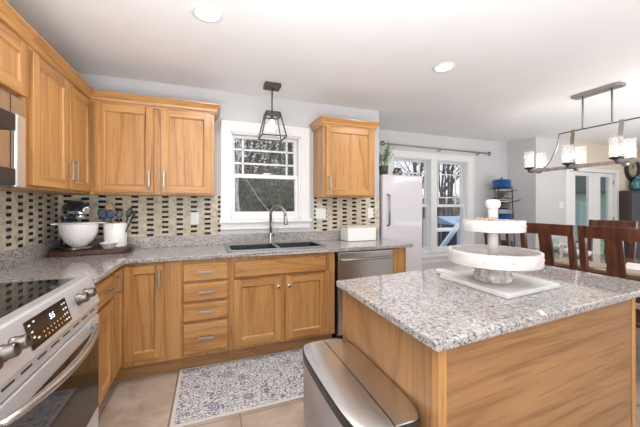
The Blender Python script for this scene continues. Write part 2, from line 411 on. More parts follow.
struct(B(7.38, XE, YF - .015, YF - .002, 0, .12).build('baseboard_entry', M['trim'], bevel=.004))

# tiled backsplash (left and back)
struct(B(XL + .001, .098, YB - .008, YB - .001, 1.018, 1.40).build('trim_1', M['splash_back']))
struct(B(1.085, 1.923, YB - .008, YB - .001, 1.018, 1.42).build('trim_2', M['splash_back']))
struct(B(XL + .001, XL + .008, .9, YB - .001, 1.018, 1.42).build('trim_3', M['splash_left']))

# ---- kitchen window
def dh_window(root_name, x0, x1, z0, z1, y, cas_o, sash_split, muntin_v, muntin_h, casing=True):
    f = MB(); jw = .025                      # jamb frame
    f.box(x0, x0 + jw, y + .001, y + .14, z0, z1); f.box(x1 - jw, x1, y + .001, y + .14, z0, z1)
    f.box(x0, x1, y + .001, y + .14, z1 - jw, z1); f.box(x0, x1, y + .001, y + .14, z0, z0 + jw)
    root = struct(f.build(root_name, M['trim'], bevel=.003))
    a, b_ = x0 + jw, x1 - jw; lo, hi = z0 + jw, z1 - jw; ms = sash_split
    st = .028
    # lower sash (inner), upper sash (outer)
    s = MB(); yy = y + .045
    s.box(a, a + st, yy, yy + .035, lo, ms + .02); s.box(b_ - st, b_, yy, yy + .035, lo, ms + .02)
    s.box(a + st, b_ - st, yy, yy + .035, lo, lo + .05); s.box(a + st, b_ - st, yy, yy + .035, ms - .02, ms + .02)
    s.build('sash', M['trim'], root, bevel=.003)
    B(a + st, b_ - st, yy + .015, yy + .019, lo + .05, ms - .02).build('pane', M['glass'], root)
    s = MB(); yy = y + .09
    s.box(a, a + st, yy, yy + .035, ms - .02, hi); s.box(b_ - st, b_, yy, yy + .035, ms - .02, hi)
    s.box(a + st, b_ - st, yy, yy + .035, hi - .025, hi); s.box(a + st, b_ - st, yy, yy + .035, ms - .018, ms + .025)
    s.build('sash', M['trim'], root, bevel=.003)
    g = MB()
    for x in muntin_v: g.box(x - .009, x + .009, yy + .01, yy + .026, ms + .025, hi - .025)
    for z in muntin_h: g.box(a + st, b_ - st, yy + .01, yy + .026, z - .009, z + .009)
    g.build('muntins', M['trim'], root)
    B(a + st, b_ - st, yy + .027, yy + .03, ms + .025, hi - .025).build('pane', M['glass'], root)
    return root
w1 = dh_window('window_1', .185, .935, 1.165, 2.06, YB, None, 1.612, (.325, .80), (1.75, 1.895))
b = MB(); c0, c1, zt = .098, 1.03, 2.155
b.box(c0, .195, YB - .018, YB, 1.16, zt); b.box(.925, c1, YB - .018, YB, 1.16, zt); b.box(c0, c1, YB - .020, YB, 2.05, zt)
b.box(c0, c0 + .025, YB - .026, YB, 1.16, zt); b.box(c1 - .025, c1, YB - .026, YB, 1.16, zt); b.box(c0, c1, YB - .028, YB, zt - .025, zt)
b.build('window_casing', M['trim'], w1, bevel=.004)
b = MB(); b.box(.085, 1.045, YB - .055, YB + .05, 1.128, 1.160); b.build('window_sill', M['trim'], w1, bevel=.006)
B(.098, 1.03, YB - .018, YB, 1.06, 1.128).build('window_apron', M['trim'], w1, bevel=.004)
B(.53, .60, YB + .03, YB + .05, 1.635, 1.65).build('sash_lock', M['trim'], w1, bevel=.003)
# ---- dining double window
for nm, a, c in (('window_2', 2.62, 3.36), ('window_3', 3.42, 4.12)):
    mv = (a + .16, c - .16)
    r = dh_window(nm, a, c, .55, 2.06, YD, None, 1.30, mv, (1.44, 1.83))
    if nm == 'window_3': r3 = r
b = MB()
b.box(2.52, 2.63, YD - .02, YD, .5, 2.15); b.box(4.11, 4.25, YD - .02, YD, .5, 2.15); b.box(2.52, 4.25, YD - .022, YD, 2.05, 2.15)
b.box(3.33, 3.45, YD - .02, YD + .1, .55, 2.06); b.box(4.22, 4.25, YD - .03, YD, .5, 2.15); b.box(2.52, 4.25, YD - .032, YD, 2.12, 2.15)
b.build('window_casing', M['trim'], r3, bevel=.004)
B(2.48, 4.29, YD - .06, YD + .04, .47, .505).build('window_sill', M['trim'], r3, bevel=.006)
B(2.52, 4.25, YD - .02, YD, .38, .47).build('window_apron', M['trim'], r3, bevel=.004)

# ---- french doors
b = MB(); b.box(5.82, 5.91, YF - .02, YF + .15, 0, 1.98); b.box(7.32, 7.41, YF - .02, YF + .15, 0, 1.98); b.box(5.82, 7.41, YF - .022, YF + .15, 1.92, 1.99)
d1 = struct(b.build('door_1', M['trim'], bevel=.004))
for i, (a, c, g0, g1) in enumerate(((5.915, 6.67, 6.16, 6.56), (6.68, 7.315, 6.91, 7.20))):
    b = MB(); y0, y1 = YF + .03, YF + .075
    b.box(a, g0, y0, y1, .02, 1.915); b.box(g1, c, y0, y1, .02, 1.915); b.box(g0, g1, y0, y1, 1.85, 1.915); b.box(g0, g1, y0, y1, .02, .28)
    lf = b.build('door_leaf', M['trim'], d1, bevel=.004)
    B(g0, g1, y0 + .02, y0 + .025, .28, 1.85).build('pane', M['glass_green'], lf)
    b = MB(); 
    for z in (.35, 1.05, 1.75): b.tube([(a - .002 if i == 0 else c, y0 - .006, z - .04), (a - .002 if i == 0 else c, y0 - .006, z + .04)], .009)
    b.build('hinge', M['nickel'], lf)
h = MB(); h.tube([(6.62, YF + .03, .95), (6.62, YF - .02, .95), (6.56, YF - .02, .95)], .008); h.build('door_handle', M['nickel'], d1)

# ------------------------------------------------------------------ cabinets
def frame_at(orient, x, y):
    # local cabinet frame: u across the front, v depth into the cabinet (0 = face), w up
    if orient == 'back': return Matrix(((1, 0, 0, 0), (0, 1, 0, y), (0, 0, 1, 0), (0, 0, 0, 1)))           # u=X, v=+Y
    return Matrix(((0, -1, 0, x), (1, 0, 0, 0), (0, 0, 1, 0), (0, 0, 0, 1)))                                  # u=Y, v=-X
def door(T, u0, u1, z0, z1, parent, loc, name='door', handle=None, fr=.058, th=.02, knob=False):
    b = MB(); b.T = T
    b.m = 0
    b.box(u0, u0 + fr, -th, .0065, z0, z1); b.box(u1 - fr, u1, -th, .0065, z0, z1)
    b.m = 1
    b.box(u0 + fr, u1 - fr, -th, .0065, z0, z0 + fr); b.box(u0 + fr, u1 - fr, -th, .0065, z1 - fr, z1)
    # bevelled inner lip down to the recessed panel
    a0, a1, c0, c1 = u0 + fr, u1 - fr, z0 + fr, z1 - fr; k = .010; yo, yi = -th + .001, -.010
    b.m = 0
    b.add([(a0, yo, c0), (a1, yo, c0), (a1, yo, c1), (a0, yo, c1), (a0 + k, yi, c0 + k), (a1 - k, yi, c0 + k), (a1 - k, yi, c1 - k), (a0 + k, yi, c1 - k)],
          [(0, 1, 5, 4), (1, 2, 6, 5), (2, 3, 7, 6), (3, 0, 4, 7)])
    b.box(a0, a1, -.010, -.002, c0, c1)
    d = b.build(name, [OV, OH], parent, bevel=.0025, loc=loc)
    if handle:
        hu, hz, L = handle
        h = MB(); h.T = T
        if knob: h.lathe([(.008, 0), (.008, .012), (.017, .018), (.018, .026), (.012, .031), (.001, .033)], (0, 0, 0), 16); h.v = []; h.f = []; h.mi = []; h.sm = []
        if knob:
            h.tube([(hu, -th, hz), (hu, -th - .012, hz), (hu, -th - .013, hz), (hu, -th - .028, hz), (hu, -th - .032, hz)], [.007, .007, .017, .018, .010], 16)
            h.build('knob', M['chrome'], d)
        else:
            h.bar((hu, -th, hz - L / 2 + .006), (hu, -th - .034, hz - L / 2 + .006), .010, .010); h.bar((hu, -th, hz + L / 2 - .006), (hu, -th - .034, hz + L / 2 - .006), .010, .010)
            h.bar((hu, -th - .033, hz - L / 2), (hu, -th - .033, hz + L / 2), .013, .008)
            h.build('handle', M['nickel'], d, bevel=.0015)
    return d
def fixparent(d): pass
def drawer(T, u0, u1, z0, z1, parent, name='drawer', handle=True, L=.11):
    b = MB(); b.T = T; k = .008
    b.add([(u0, -.008, z0), (u1, -.008, z0), (u1, -.008, z1), (u0, -.008, z1), (u0 + k, -.02, z0 + k), (u1 - k, -.02, z0 + k), (u1 - k, -.02, z1 - k), (u0 + k, -.02, z1 - k),
           (u0, .0065, z0), (u1, .0065, z0), (u1, .0065, z1), (u0, .0065, z1)],
          [(0, 1, 5, 4), (1, 2, 6, 5), (2, 3, 7, 6), (3, 0, 4, 7), (4, 5, 6, 7), (8, 9, 1, 0), (9, 10, 2, 1), (10, 11, 3, 2), (11, 8, 0, 3), (11, 10, 9, 8)])
    d = b.build(name, [OH], parent, bevel=.0015)
    if handle:
        h = MB(); h.T = T; c = (u0 + u1) / 2; z = (z0 + z1) / 2 + .004
        h.bar((c - L / 2 + .008, -.02, z), (c - L / 2 + .008, -.046, z), .010, .010); h.bar((c + L / 2 - .008, -.02, z), (c + L / 2 - .008, -.046, z), .010, .010)
        h.bar((c - L / 2, -.046, z), (c + L / 2, -.046, z), .010, .016)
        h.build('handle', M['nickel'], d, bevel=.002)
    return d
def carcass(T, u0, u1, dep, z0, z1, parent, openings):
    """box body behind, and a face frame whose stiles and rails show between the doors"""
    b = MB(); b.T = T; b.m = 0
    b.box(u0, u1, .007, dep, z0, z1)
    return b.build('body', [OV], parent, bevel=.002)
def crown(path, parent, z=2.125):
    """crown molding swept along an XY path, miter joints; outward is to the right of travel"""
    prof = [(0, -.012), (.006, -.012), (.008, .004), (.016, .010), (.022, .030), (.040, .052), (.044, .058), (.050, .060), (.050, .072), (0, .072)]
    P = [Vector((x, y)) for x, y in path]; b = MB(); vs = []
    for i, p in enumerate(P):
        ds = []
        if i > 0: ds.append((P[i] - P[i - 1]).normalized())
        if i < len(P) - 1: ds.append((P[i + 1] - P[i]).normalized())
        ns = [Vector((d.y, -d.x)) for d in ds]
        nn = ns[0] if len(ns) == 1 else (ns[0] + ns[1]) / (1 + ns[0].dot(ns[1]))
        for (o, h) in prof: q = p + nn * o; vs.append((q.x, q.y, z + h))
    n = len(prof)
    b.add(vs, [(i * n + k, i * n + (k + 1) % n, (i + 1) * n + (k + 1) % n, (i + 1) * n + k) for i in range(len(P) - 1) for k in range(n)])
    b.add(vs[:n], [tuple(range(n))]); b.add(vs[-n:], [tuple(range(n))])
    return b.build('crown_molding', [OH], parent)

# --- back run uppers
UZ0, UZ1, UY, UX = 1.392, 2.13, 2.788, -.887
T = frame_at('back', 0, UY)
c = thing('wall_cabinet', 'two-door honey oak wall cabinet on the back wall left of the kitchen window', 'cabinet')
carcass(T, -.885, .037, YB - .010 - UY, UZ0, UZ1, c, None)
door(T, -.844, -.440, 1.41, 2.112, c, None, handle=(-.468, 1.525, .135))
door(T, -.387, .008, 1.41, 2.112, c, None, handle=(-.359, 1.525, .135))
crown([(-.887, UY), (.037, UY), (.037, YB - .01)], c)
# --- left run uppers
T = frame_at('left', UX, 0)
c = thing('wall_cabinet', 'honey oak corner wall cabinet on the left wall with two closed doors', 'cabinet')
carcass(T, 1.945, YB - .012, UX - XL - .010, UZ0, UZ1, c, None)
door(T, 1.972, 2.382, 1.41, 2.112, c, None, handle=(2.358, 1.535, .13))
door(T, 2.412, 2.772, 1.41, 2.112, c, None, handle=(2.440, 1.535, .13))
crown([(UX, 1.945), (UX, UY)], c)
c = thing('wall_cabinet', 'short honey oak wall cabinet above the stainless microwave', 'cabinet')
carcass(T, 1.18, 1.943, UX - XL - .010, 1.835, UZ1, c, None)
door(T, 1.20, 1.553, 1.85, 2.112, c, None)
door(T, 1.575, 1.925, 1.85, 2.112, c, None)
crown([(UX, 1.18), (UX, 1.944)], c)
c = thing('wall_cabinet', 'single-door honey oak wall cabinet between the kitchen window and the fridge', 'cabinet')
T = frame_at('back', 0, UY)
carcass(T, 1.075, 1.678, YB - .010 - UY, UZ0, UZ1, c, None)
door(T, 1.105, 1.648, 1.41, 2.112, c, None, handle=(1.137, 1.535, .135))
crown([(1.075, YB - .01), (1.075, UY), (1.678, UY), (1.678, YB - .01)], c)

# --- base cabinets, back run
FY, FX, BZ0, BZ1 = 2.502, -.607, .12, .882
T = frame_at('back', 0, FY)
def toe(parent, T, u0, u1):
    b = MB(); b.T = T; b.box(u0, u1, .075, .10, 0, BZ0 + .005); b.build('toe_kick', [OT], parent)
c = thing('base_cabinet', 'honey oak corner base cabinet with two doors meeting in the inner corner', 'cabinet')
b = MB(); b.box(FX - .007, -.21, FY + .007, YB - .012, BZ0, BZ1); b.box(XL + .012, FX - .007, 2.275, YB - .012, BZ0, BZ1); b.build('body', [OV], c, bevel=.002)
door(T, FX + .022, -.326, .165, .858, c, None, handle=(-.352, .765, .125))
TL = frame_at('left', FX, 0)
door(TL, 2.288, 2.500, .165, .858, c, None, handle=(2.312, .775, .115))
toe(c, T, FX - .06, -.21); toe(c, TL, 2.275, 2.578)
c = thing('base_cabinet', 'honey oak drawer base cabinet with four stacked drawers left of the sink', 'cabinet')
carcass(T, -.209, .155, YB - .012 - FY, BZ0, BZ1, c, None)
for z0, z1 in ((.712, .852), (.556, .696), (.402, .540), (.150, .385)): drawer(T, -.196, .136, z0, z1, c)
toe(c, T, -.209, .155)
c = thing('base_cabinet', 'honey oak sink base cabinet with two doors and a false drawer front', 'cabinet')
carcass(T, .156, 1.082, YB - .012 - FY, BZ0, BZ1 - .18, c, None)
b = MB(); b.T = T; b.box(.156, 1.082, .007, .02, BZ1 - .179, BZ1); b.build('apron_rail', [OV], c)
drawer(T, .182, .985, .712, .852, c, name='false_drawer_front', handle=False)
door(T, .182, .570, .155, .694, c, None, handle=(.545, .615, .1), knob=True)
door(T, .612, .985, .155, .694, c, None, handle=(.637, .615, .1), knob=True)
toe(c, T, .156, 1.082)
c = thing('cabinet_end_panel', 'narrow honey oak end panel right of the dishwasher under the counter', 'cabinet panel')
b = MB(); b.T = T; b.box(1.708, 1.868, .001, YB - .012 - FY, .0, BZ1); b.build('panel', [OV], c, bevel=.002)
# --- left run narrow base
c = thing('base_cabinet', 'narrow honey oak base cabinet with one drawer over a door beside the range', 'cabinet')
carcass(TL, 1.905, 2.273, FX - XL - .012, BZ0, BZ1, c, None)
drawer(TL, 1.99, 2.258, .712, .852, c, L=.10)
door(TL, 1.99, 2.258, .165, .694, c, None)
toe(c, TL, 1.905, 2.273)

# --- countertop L shape with sink cutout
CT0, CT1 = .884, .914
b = MB()
xe, ye = -.572, 2.4675
b.prism([(XL + .002, 1.90), (xe, 1.90), (xe, ye), (.170, ye), (.170, YB - .002), (XL + .002, YB - .002)], CT0, CT1)
b.prism([(.170, ye), (1.005, ye), (1.005, 2.60), (.170, 2.60)], CT0, CT1)
b.prism([(.170, 3.02), (1.005, 3.02), (1.005, YB - .002), (.170, YB - .002)], CT0, CT1)
b.prism([(1.005, ye), (1.925, ye), (1.96, ye + .035), (1.96, YB - .002), (1.005, YB - .002)], CT0, CT1)
ct = thing('countertop', 'speckled granite countertop running around the corner to the fridge', 'countertop')
b.build('slab', GR, ct, bevel=.005, seg=2)
b = MB(); b.box(XL + .009, 1.90, YB - .024, YB - .0085, CT1, 1.018); b.build('upstand', GR, ct, bevel=.003)
b = MB(); b.box(XL + .009, XL + .025, 1.90, YB - .026, CT1, 1.018); b.build('upstand', GR, ct, bevel=.003)

# --- sink
s = thing('kitchen_sink', 'black double-bowl drop-in sink with a grey rim below the window', 'sink')
b = MB()
def rrect(x0, x1, y0, y1, r, n=6):
    pts = []
    for cx, cy, a0 in ((x1 - r, y1 - r, 0), (x0 + r, y1 - r, 90), (x0 + r, y0 + r, 180), (x1 - r, y0 + r, 270)):
        for k in range(n + 1): a = R(a0 + 90 * k / n); pts.append((cx + r * math.cos(a), cy + r * math.sin(a)))
    return pts
def ring(b, o, i, z0, z1):
    n = len(o)
    vs = [(x, y, z0) for x, y in o] + [(x, y, z1) for x, y in o] + [(x, y, z1) for x, y in i] + [(x, y, z0) for x, y in i]
    b.add(vs, [(a * n + k, a * n + (k + 1) % n, ((a + 1) % 4) * n + (k + 1) % n, ((a + 1) % 4) * n + k) for a in range(4) for k in range(n)])
X0, X1, Y0, Y1 = .130, 1.045, 2.565, 3.045
b.box(X0 + .04, X1 - .04, Y0, Y0 + .045, CT1 + .0005, CT1 + .009); b.box(X0 + .04, X1 - .04, 2.965, Y1, CT1 + .0005, CT1 + .009)
b.box(X0, X0 + .045, Y0 + .03, Y1 - .03, CT1 + .0005, CT1 + .009); b.box(X1 - .045, X1, Y0 + .03, Y1 - .03, CT1 + .0005, CT1 + .009)
b.v = []; b.f = []; b.mi = []; b.sm = []
ring(b, rrect(X0, X1, Y0, Y1, .06), rrect(X0 + .04, X1 - .04, Y0 + .04, 2.97, .05), CT1 + .0005, CT1 + .010)
b.box(.575, .605, Y0 + .035, 2.975, CT1 - .02, CT1 + .008)
b.build('rim', M['sinkrim'], s, bevel=.003)
for a, c_ in ((X0 + .042, .576), (.604, X1 - .042)):
    q = MB(); o = rrect(a, c_, Y0 + .042, 2.968, .045); i = rrect(a + .012, c_ - .012, Y0 + .054, 2.956, .04)
    n = len(o)
    q.add([(x, y, CT1 + .004) for x, y in o] + [(x, y, .90 - .17) for x, y in i], [(k, (k + 1) % n, n + (k + 1) % n, n + k) for k in range(n)] + [tuple(range(n, 2 * n))])
    bo = q.build('bowl', M['sink'], s)
    d = MB(); d.lathe([(.045, 0), (.045, .004), (.02, .002)], ((a + c_) / 2, 2.77, .731), 20); d.build('drain', M['steel'], bo)
# --- faucet
f = thing('kitchen_faucet', 'brushed nickel gooseneck faucet with pull-down head standing behind the sink', 'faucet', (.580, 2.995, CT1 + .009))
b = MB(); b.lathe([(.028, 0), (.028, .008), (.020, .014), (.019, .10), (.015, .105), (.001, .106)], n=24); b.build('base', M['nickel'], f)
pts = [(0, 0, .10), (0, 0, .285)]
for k in range(0, 17):
    a = R(180 - 180 * k / 16); pts.append((.085 * math.cos(a) * .72 + .061, -.085 * (math.cos(a) + 1) * .70, .285 + .085 * math.sin(a)))
b = MB(); b.tube(pts, .0145, 14); b.build('neck', M['nickel'], f)
e = Vector(pts[-1]); b = MB(); b.tube([e, e + Vector((.002, -.002, -.03)), e + Vector((.006, -.008, -.085)), e + Vector((.006, -.008, -.095))], [.016, .019, .022, .020], 16); b.build('spray_head', M['nickel'], f)
b = MB(); b.tube([(.016, -.004, .075), (.05, -.010, .085), (.075, -.012, .135), (.07, -.012, .16)], [.011, .009, .006, .005], 12); b.build('lever', M['nickel'], f)

# --- dishwasher
d = thing('dishwasher', 'stainless steel dishwasher with a bar handle under the counter', 'dishwasher', (0, 0, 0))
B(1.104, 1.702, FY + .01, YB - .02, .09, .880).build('body', M['steel_dark'], d)
B(1.108, 1.698, FY - .022, FY + .009, .105, .868).build('door', M['steel'], d, bevel=.006)
b = MB(); pts = [(1.125 + .556 * t, FY - .03 - .028 * math.sin(PI * min(1, max(0, t))) ** .3, .80) for t in [i / 14 for i in range(15)]]
b.tube(pts, .010, 10); b.build('handle', M['nickel'], d)
B(1.108, 1.698, FY + .05, FY + .08, 0.0, .088).build('kick_plate', M['black'], d)

# ------------------------------------------------------------------ range
rg = thing('range', 'stainless slide-in electric range with black glass cooktop at the left', 'stove', (0, 0, 0))
RY0, RY1 = .975, 1.888
B(XL + .03, -.60, RY0, RY1, .03, .905).build('body', M['steel_dark'], rg)
B(XL + .012, -.640, RY0, RY1, .906, .926).build('cooktop', M['blackgloss'], rg, bevel=.003)
for (x, y, r_) in ((-.80, 1.70, .105), (-1.04, 1.68, .075), (-.80, 1.22, .085), (-1.04, 1.23, .10)):
    q = MB(); n = 40; vs = [(x + rr * math.cos(2 * PI * k / n), y + rr * math.sin(2 * PI * k / n), .9265) for rr in (r_, r_ - .0025) for k in range(n)]
    q.add(vs, [(k, (k + 1) % n, n + (k + 1) % n, n + k) for k in range(n)]); q.build('burner_ring', M['greyprint'], rg)
# control panel: profile in XZ extruded along Y
prof = [(-.650, .905), (-.650, .931), (-.600, .936), (-.590, .932), (-.552, .795), (-.557, .785), (-.60, .785)]
b = MB(); n = len(prof)
b.add([(x, RY0, z) for x, z in prof] + [(x, RY1, z) for x, z in prof], [tuple(range(n)), tuple(reversed(range(n, 2 * n)))] + [(k, (k + 1) % n, n + (k + 1) % n, n + k) for k in range(n)])
cp = b.build('control_panel', M['steel_front'], rg, bevel=.003)
# frame on the sloped panel face: origin (X,Z) along slope
A0 = Vector((-.590, 0, .932)); A1 = Vector((-.552, 0, .795)); sl = (A1 - A0).normalized(); nrm = Vector((-sl.z, 0, sl.x)); SL = (A1 - A0).length
def onp(y, s_, h=0): p = A0 + sl * s_ + nrm * h; return (p.x, y, p.z)
TP = Matrix((( 0, -sl.x, nrm.x, A0.x), (1, 0, 0, 0), (0, -sl.z, nrm.z, A0.z), (0, 0, 0, 1)))   # local (y, -s, h)
b = MB(); b.T = TP; b.box(1.262, 1.555, -.122, -.022, .0003, .004); dp = b.build('display', M['blackgloss'], cp, bevel=.001)
def text(body, size, y, s_, mat, parent, h=.0046, name='digits'):
    cu = bpy.data.curves.new(name, 'FONT'); cu.body = body; cu.size = size; cu.align_x = 'CENTER'; cu.align_y = 'CENTER'; cu.extrude = .0002
    o = bpy.data.objects.new(name, cu); col.objects.link(o); bpy.context.view_layer.update()
    me = bpy.data.meshes.new_from_object(o); bpy.data.objects.remove(o)
    me.transform(TP @ Matrix.Translation((y, -s_, h))); me.materials.append(mat)
    o = bpy.data.objects.new(name, me); col.objects.link(o); o.parent = parent; return o
text('5:5', .030, 1.425, .056, M['display'], dp)
b = MB(); b.T = TP
for y, s_ in [(1.28, .04), (1.31, .035), (1.285, .065), (1.287, .085), (1.31, .095)] + [(1.515 + .02 * i, .04 + .022 * j) for i in range(2) for j in range(4)] : b.box(y - .006, y + .006, -s_ - .003, -s_ + .003, .004, .0045)
b.build('button_marks', M['print'], dp)
b = MB(); b.T = TP
for i in range(7):
    for j in range(2): b.box(1.345 + .025 * i, 1.351 + .025 * i, -(.088 + .018 * j) - .003, -(.088 + .018 * j) + .003, .004, .0045)
b.build('button_marks', M['printamber'], dp)
for y in (1.045, 1.13, 1.19, 1.665, 1.755):
    k = MB(); k.tube([onp(y, .066, 0), onp(y, .066, .008), onp(y, .066, .0085), onp(y, .066, .036), onp(y, .066, .041)], [.026, .026, .0225, .0215, .018], 28)
    kb = k.build('knob', M['steel_dark'], cp)
    k = MB(); k.bar(onp(y, .050, .0425), onp(y, .066, .0425), .004, .003); k.build('pointer_mark', M['black'], kb)
# vent strip under the panel, then door
b = MB(); b.box(-.60, -.563, RY0, RY1, .735, .783); v = b.build('vent_strip', M['steel_front'], rg, bevel=.002)
b = MB()
for i in range(9): B(-.563, -.5615, 1.02 + i * .095, 1.02 + i * .095 + .06, .764, .771).build('vent_slot', M['black'], v)
B(-.60, -.557, RY0 + .002, RY1 - .002, .235, .728).build('oven_door', M['steel_front'], rg, bevel=.004)
od = rg.children[-1] if rg.children else None
B(-.557, -.5535, RY0 + .015, RY1 - .015, .245, .665).build('oven_window', M['blackgloss'], rg, bevel=.002)
b = MB(); pts = [(-.548, RY1 - .03, .700), (-.520, RY1 - .032, .700)] + [(-.512 - .0 - .030 * 0 + .0, 0, 0)] * 0
L0, L1 = RY0 + .10, 1.775
pts = [(-.557, L1, .700)] + [(-.534 + .045 * math.sin(PI * t) ** .7, L1 + (L0 - L1) * t, .700 - .012 * math.sin(PI * t)) for t in [i / 20 for i in range(21)]] + [(-.557, L0, .700)]
b.tube(pts, [.012] + [0.012 + .004 * math.sin(PI * i / 20) for i in range(21)] + [.012], 14); b.build('handle', M['steel'], rg)
B(-.60, -.557, RY0 + .002, RY1 - .002, .075, .228).build('storage_drawer', M['steel_front'], rg, bevel=.004)
B(-.62, -.58, RY0 + .01, RY1 - .01, .0, .07).build('kick_plate', M['black'], rg)

# ------------------------------------------------------------------ microwave
mw = thing('microwave', 'stainless over-the-range microwave mounted under the short oak cabinet', 'microwave')
MY0, MY1, MX = 1.183, 1.920, -.877
B(XL + .012, MX - .03, MY0, MY1, 1.39, 1.832).build('body', M['steel_dark'], mw, bevel=.004)
B(MX - .029, MX, MY0, MY1, 1.395, 1.828).build('door', M['steel'], mw, bevel=.004)
B(MX, MX + .003, MY0 + .02, 1.700, 1.425, 1.79).build('window', M['blackgloss'], mw, bevel=.001)
B(MX, MX + .002, 1.80, 1.802, 1.395, 1.828).build('door_seam', M['black'], mw)
for z0, z1 in ((1.392, 1.468), (1.637, 1.712)): B(MX + .0035, MX + .062, 1.60, 1.712, z0, z1).build('handle_mount', M['black'], mw, bevel=.004)
b = MB(); b.box(MX + .048, MX + .066, 1.713, 1.785, 1.385, 1.716); b.build('handle', plain('pale_steel', (.80, .80, .80), .3, .9), mw, bevel=.010, seg=3)

# ------------------------------------------------------------------ island
isl = thing('kitchen_island', 'oak kitchen island with a speckled granite top in the foreground', 'kitchen island', (0, 0, 0))
def quad(x0, x1, ys0, ys1): pass
A_, B_, C_, D_ = (.601, .664), (.612, 1.403), (2.055, 1.53), (2.075, .765)
b = MB(); b.prism([A_, D_, C_, B_], .884, .914); b.build('island_top', GR, isl, bevel=.006, seg=2)
def inset_y(x, off): return .664 + (x - .601) * (.101 / 1.474) + off
bx0, bx1 = .640, 1.872
b = MB(); b.prism([(bx0, inset_y(bx0, .036)), (bx1, inset_y(bx1, .036)), (bx1, 1.47), (bx0, 1.372)], .0, .883)
ib = b.build('base', [OPV], isl, bevel=.001)
b = MB(); y0 = inset_y(bx0, .030); y1 = inset_y(bx1, .030)
b.prism([(bx0 + .03, inset_y(bx0 + .03, .032)), (bx1 - .03, inset_y(bx1 - .03, .032)), (bx1 - .03, inset_y(bx1 - .03, .035)), (bx0 + .03, inset_y(bx0 + .03, .035))], .0, .880)
b.build('front_panel', [OPH], isl)
b = MB()
b.prism([(bx0 - .003, inset_y(bx0, .030)), (bx0 + .028, inset_y(bx0 + .028, .030)), (bx0 + .028, inset_y(bx0, .0355)), (bx0, inset_y(bx0, .036)), (bx0, inset_y(bx0, .060)), (bx0 - .003, inset_y(bx0, .060))], 0, .882)
b.build('corner_trim', [OV], isl)
b = MB()
b.box(bx1 - .028, bx1 + .004, inset_y(bx1, .028), inset_y(bx1, .034), 0, .882)
b.box(bx1 + .0005, bx1 + .018, inset_y(bx1, .04), 1.45, 0, .882)
b.build('corner_trim', [OV], isl)
b = MB(); b.box(bx0 - .003, bx0 - .0005, 1.340, 1.372, 0, .882); b.build('corner_trim', [OV], isl)

# ------------------------------------------------------------------ trash can
tr = thing('trash_can', 'tall stainless step trash can with a split lid standing beside the island', 'trash can', (.508, 1.03, 0))
hx, hy = .127, .302
def outline(hx, hy, n=64, p=3.2):
    pts = []
    for k in range(n):
        a = 2 * PI * k / n; ca, sa = math.cos(a), math.sin(a)
        # straight long sides, bowed ends
        x = hx * math.copysign(abs(ca) ** (2 / 7), ca); y = hy * math.copysign(abs(sa) ** (2 / 3.4), sa)
        pts.append((x, y))
    return pts
ol = outline(hx, hy)
b = MB(); b.prism(outline(hx - .004, hy - .004), .03, .614); o = b.build('body', plain('can_steel', (.56, .55, .56), .48, .9, var=.03), tr)
for p in o.data.polygons: p.use_smooth = len(p.vertices) == 4
b = MB(); b.prism(ol, .615, .650); o = b.build('rim', M['black'], tr, bevel=.003)
b = MB(); b.prism(outline(hx - .006, hy - .006), 0, .029); b.build('base', M['black'], tr)
lidm = plain('lid_steel', (.70, .69, .68), .27, 1, var=.03)
for sgn in (1, -1):
    b = MB(); K = 8; base = [(x, y) for x, y in outline(hx - .004, hy - .004, 96) if x * sgn > -1e-6]
    base.sort(key=lambda q: q[1])
    base = [(sgn * .0018, -(hy - .004))] + [(max(abs(x), .0018) * sgn, y) for x, y in base] + [(sgn * .0018, hy - .004)]
    n = len(base); vs = []
    for j in range(K + 1):
        s_ = 1 - j / K
        for x, y in base:
            xx = sgn * .0018 + (x - sgn * .0018) * s_; vs.append((xx, y, .651 + .010 * (1 - s_ ** 5) * (1 - (abs(y) / hy) ** 10) ** .5 if abs(y) < hy else .651))
    b.add(vs, [(j * n + k, j * n + k + 1, (j + 1) * n + k + 1, (j + 1) * n + k) for j in range(K) for k in range(n - 1)], True)
    b.add([(x, y, .6505) for x, y in base], [tuple(range(n))])
    b.build('lid_flap', lidm, tr)
b = MB(); b.box(-.05, .05, -hy - .03, -hy + .01, .008, .024); b.build('pedal', M['steel'], tr, bevel=.004)

# ------------------------------------------------------------------ rug
rg2 = B(-.59, .59, -.33, .33, 0, .008).build('rug', M['rug'], bevel=.003); rg2.location = (.367, 2.236, .001)
tag(rg2, 'grey and blue floral rug on the tiled floor in front of the sink', 'rug')

# ------------------------------------------------------------------ wall plates
def plate(name, label, x, y, z, wd, gang, orient='back', toggles=True, cat='outlet'):
    o = thing(name, label, cat, (x, y, z), 0)
    if orient == 'left': o.rotation_euler = (0, 0, R(90))
    B(-wd / 2, wd / 2, -.005, 0, -.058, .058).build('cover_plate', M['white'], o, bevel=.002)
    for g in range(gang):
        cx = (g - (gang - 1) / 2) * .046
        B(cx - .017, cx + .017, -.008, -.0055, -.034, .034).build('socket' if not toggles else 'rocker', M['trim'], o, bevel=.001)
        if not toggles:
            s_ = MB()
            for zz in (.016, -.020): s_.box(cx - .007, cx - .005, -.0085, -.0079, zz, zz + .008); s_.box(cx + .005, cx + .007, -.0085, -.0079, zz, zz + .008)
            s_.build('slots', M['greyprint'], o)
    return o
plate('power_outlet', 'white power outlet on the mosaic splash left of the kitchen window', -.138, YB - .0085, 1.182, .072, 1, toggles=False)
plate('light_switch', 'white double switch plate on the mosaic splash right of the kitchen window', 1.165, YB - .0085, 1.215, .122, 2, cat='light switch')
plate('power_outlet', 'white outlet plate on the mosaic splash just above the right end of the bread box', 1.80, YB - .0085, 1.215, .072, 1, toggles=False)
plate('light_switch', 'white switch plate on the grey wall beside the french doors', 5.713, YF - .001, 1.315, .12, 2, cat='light switch')

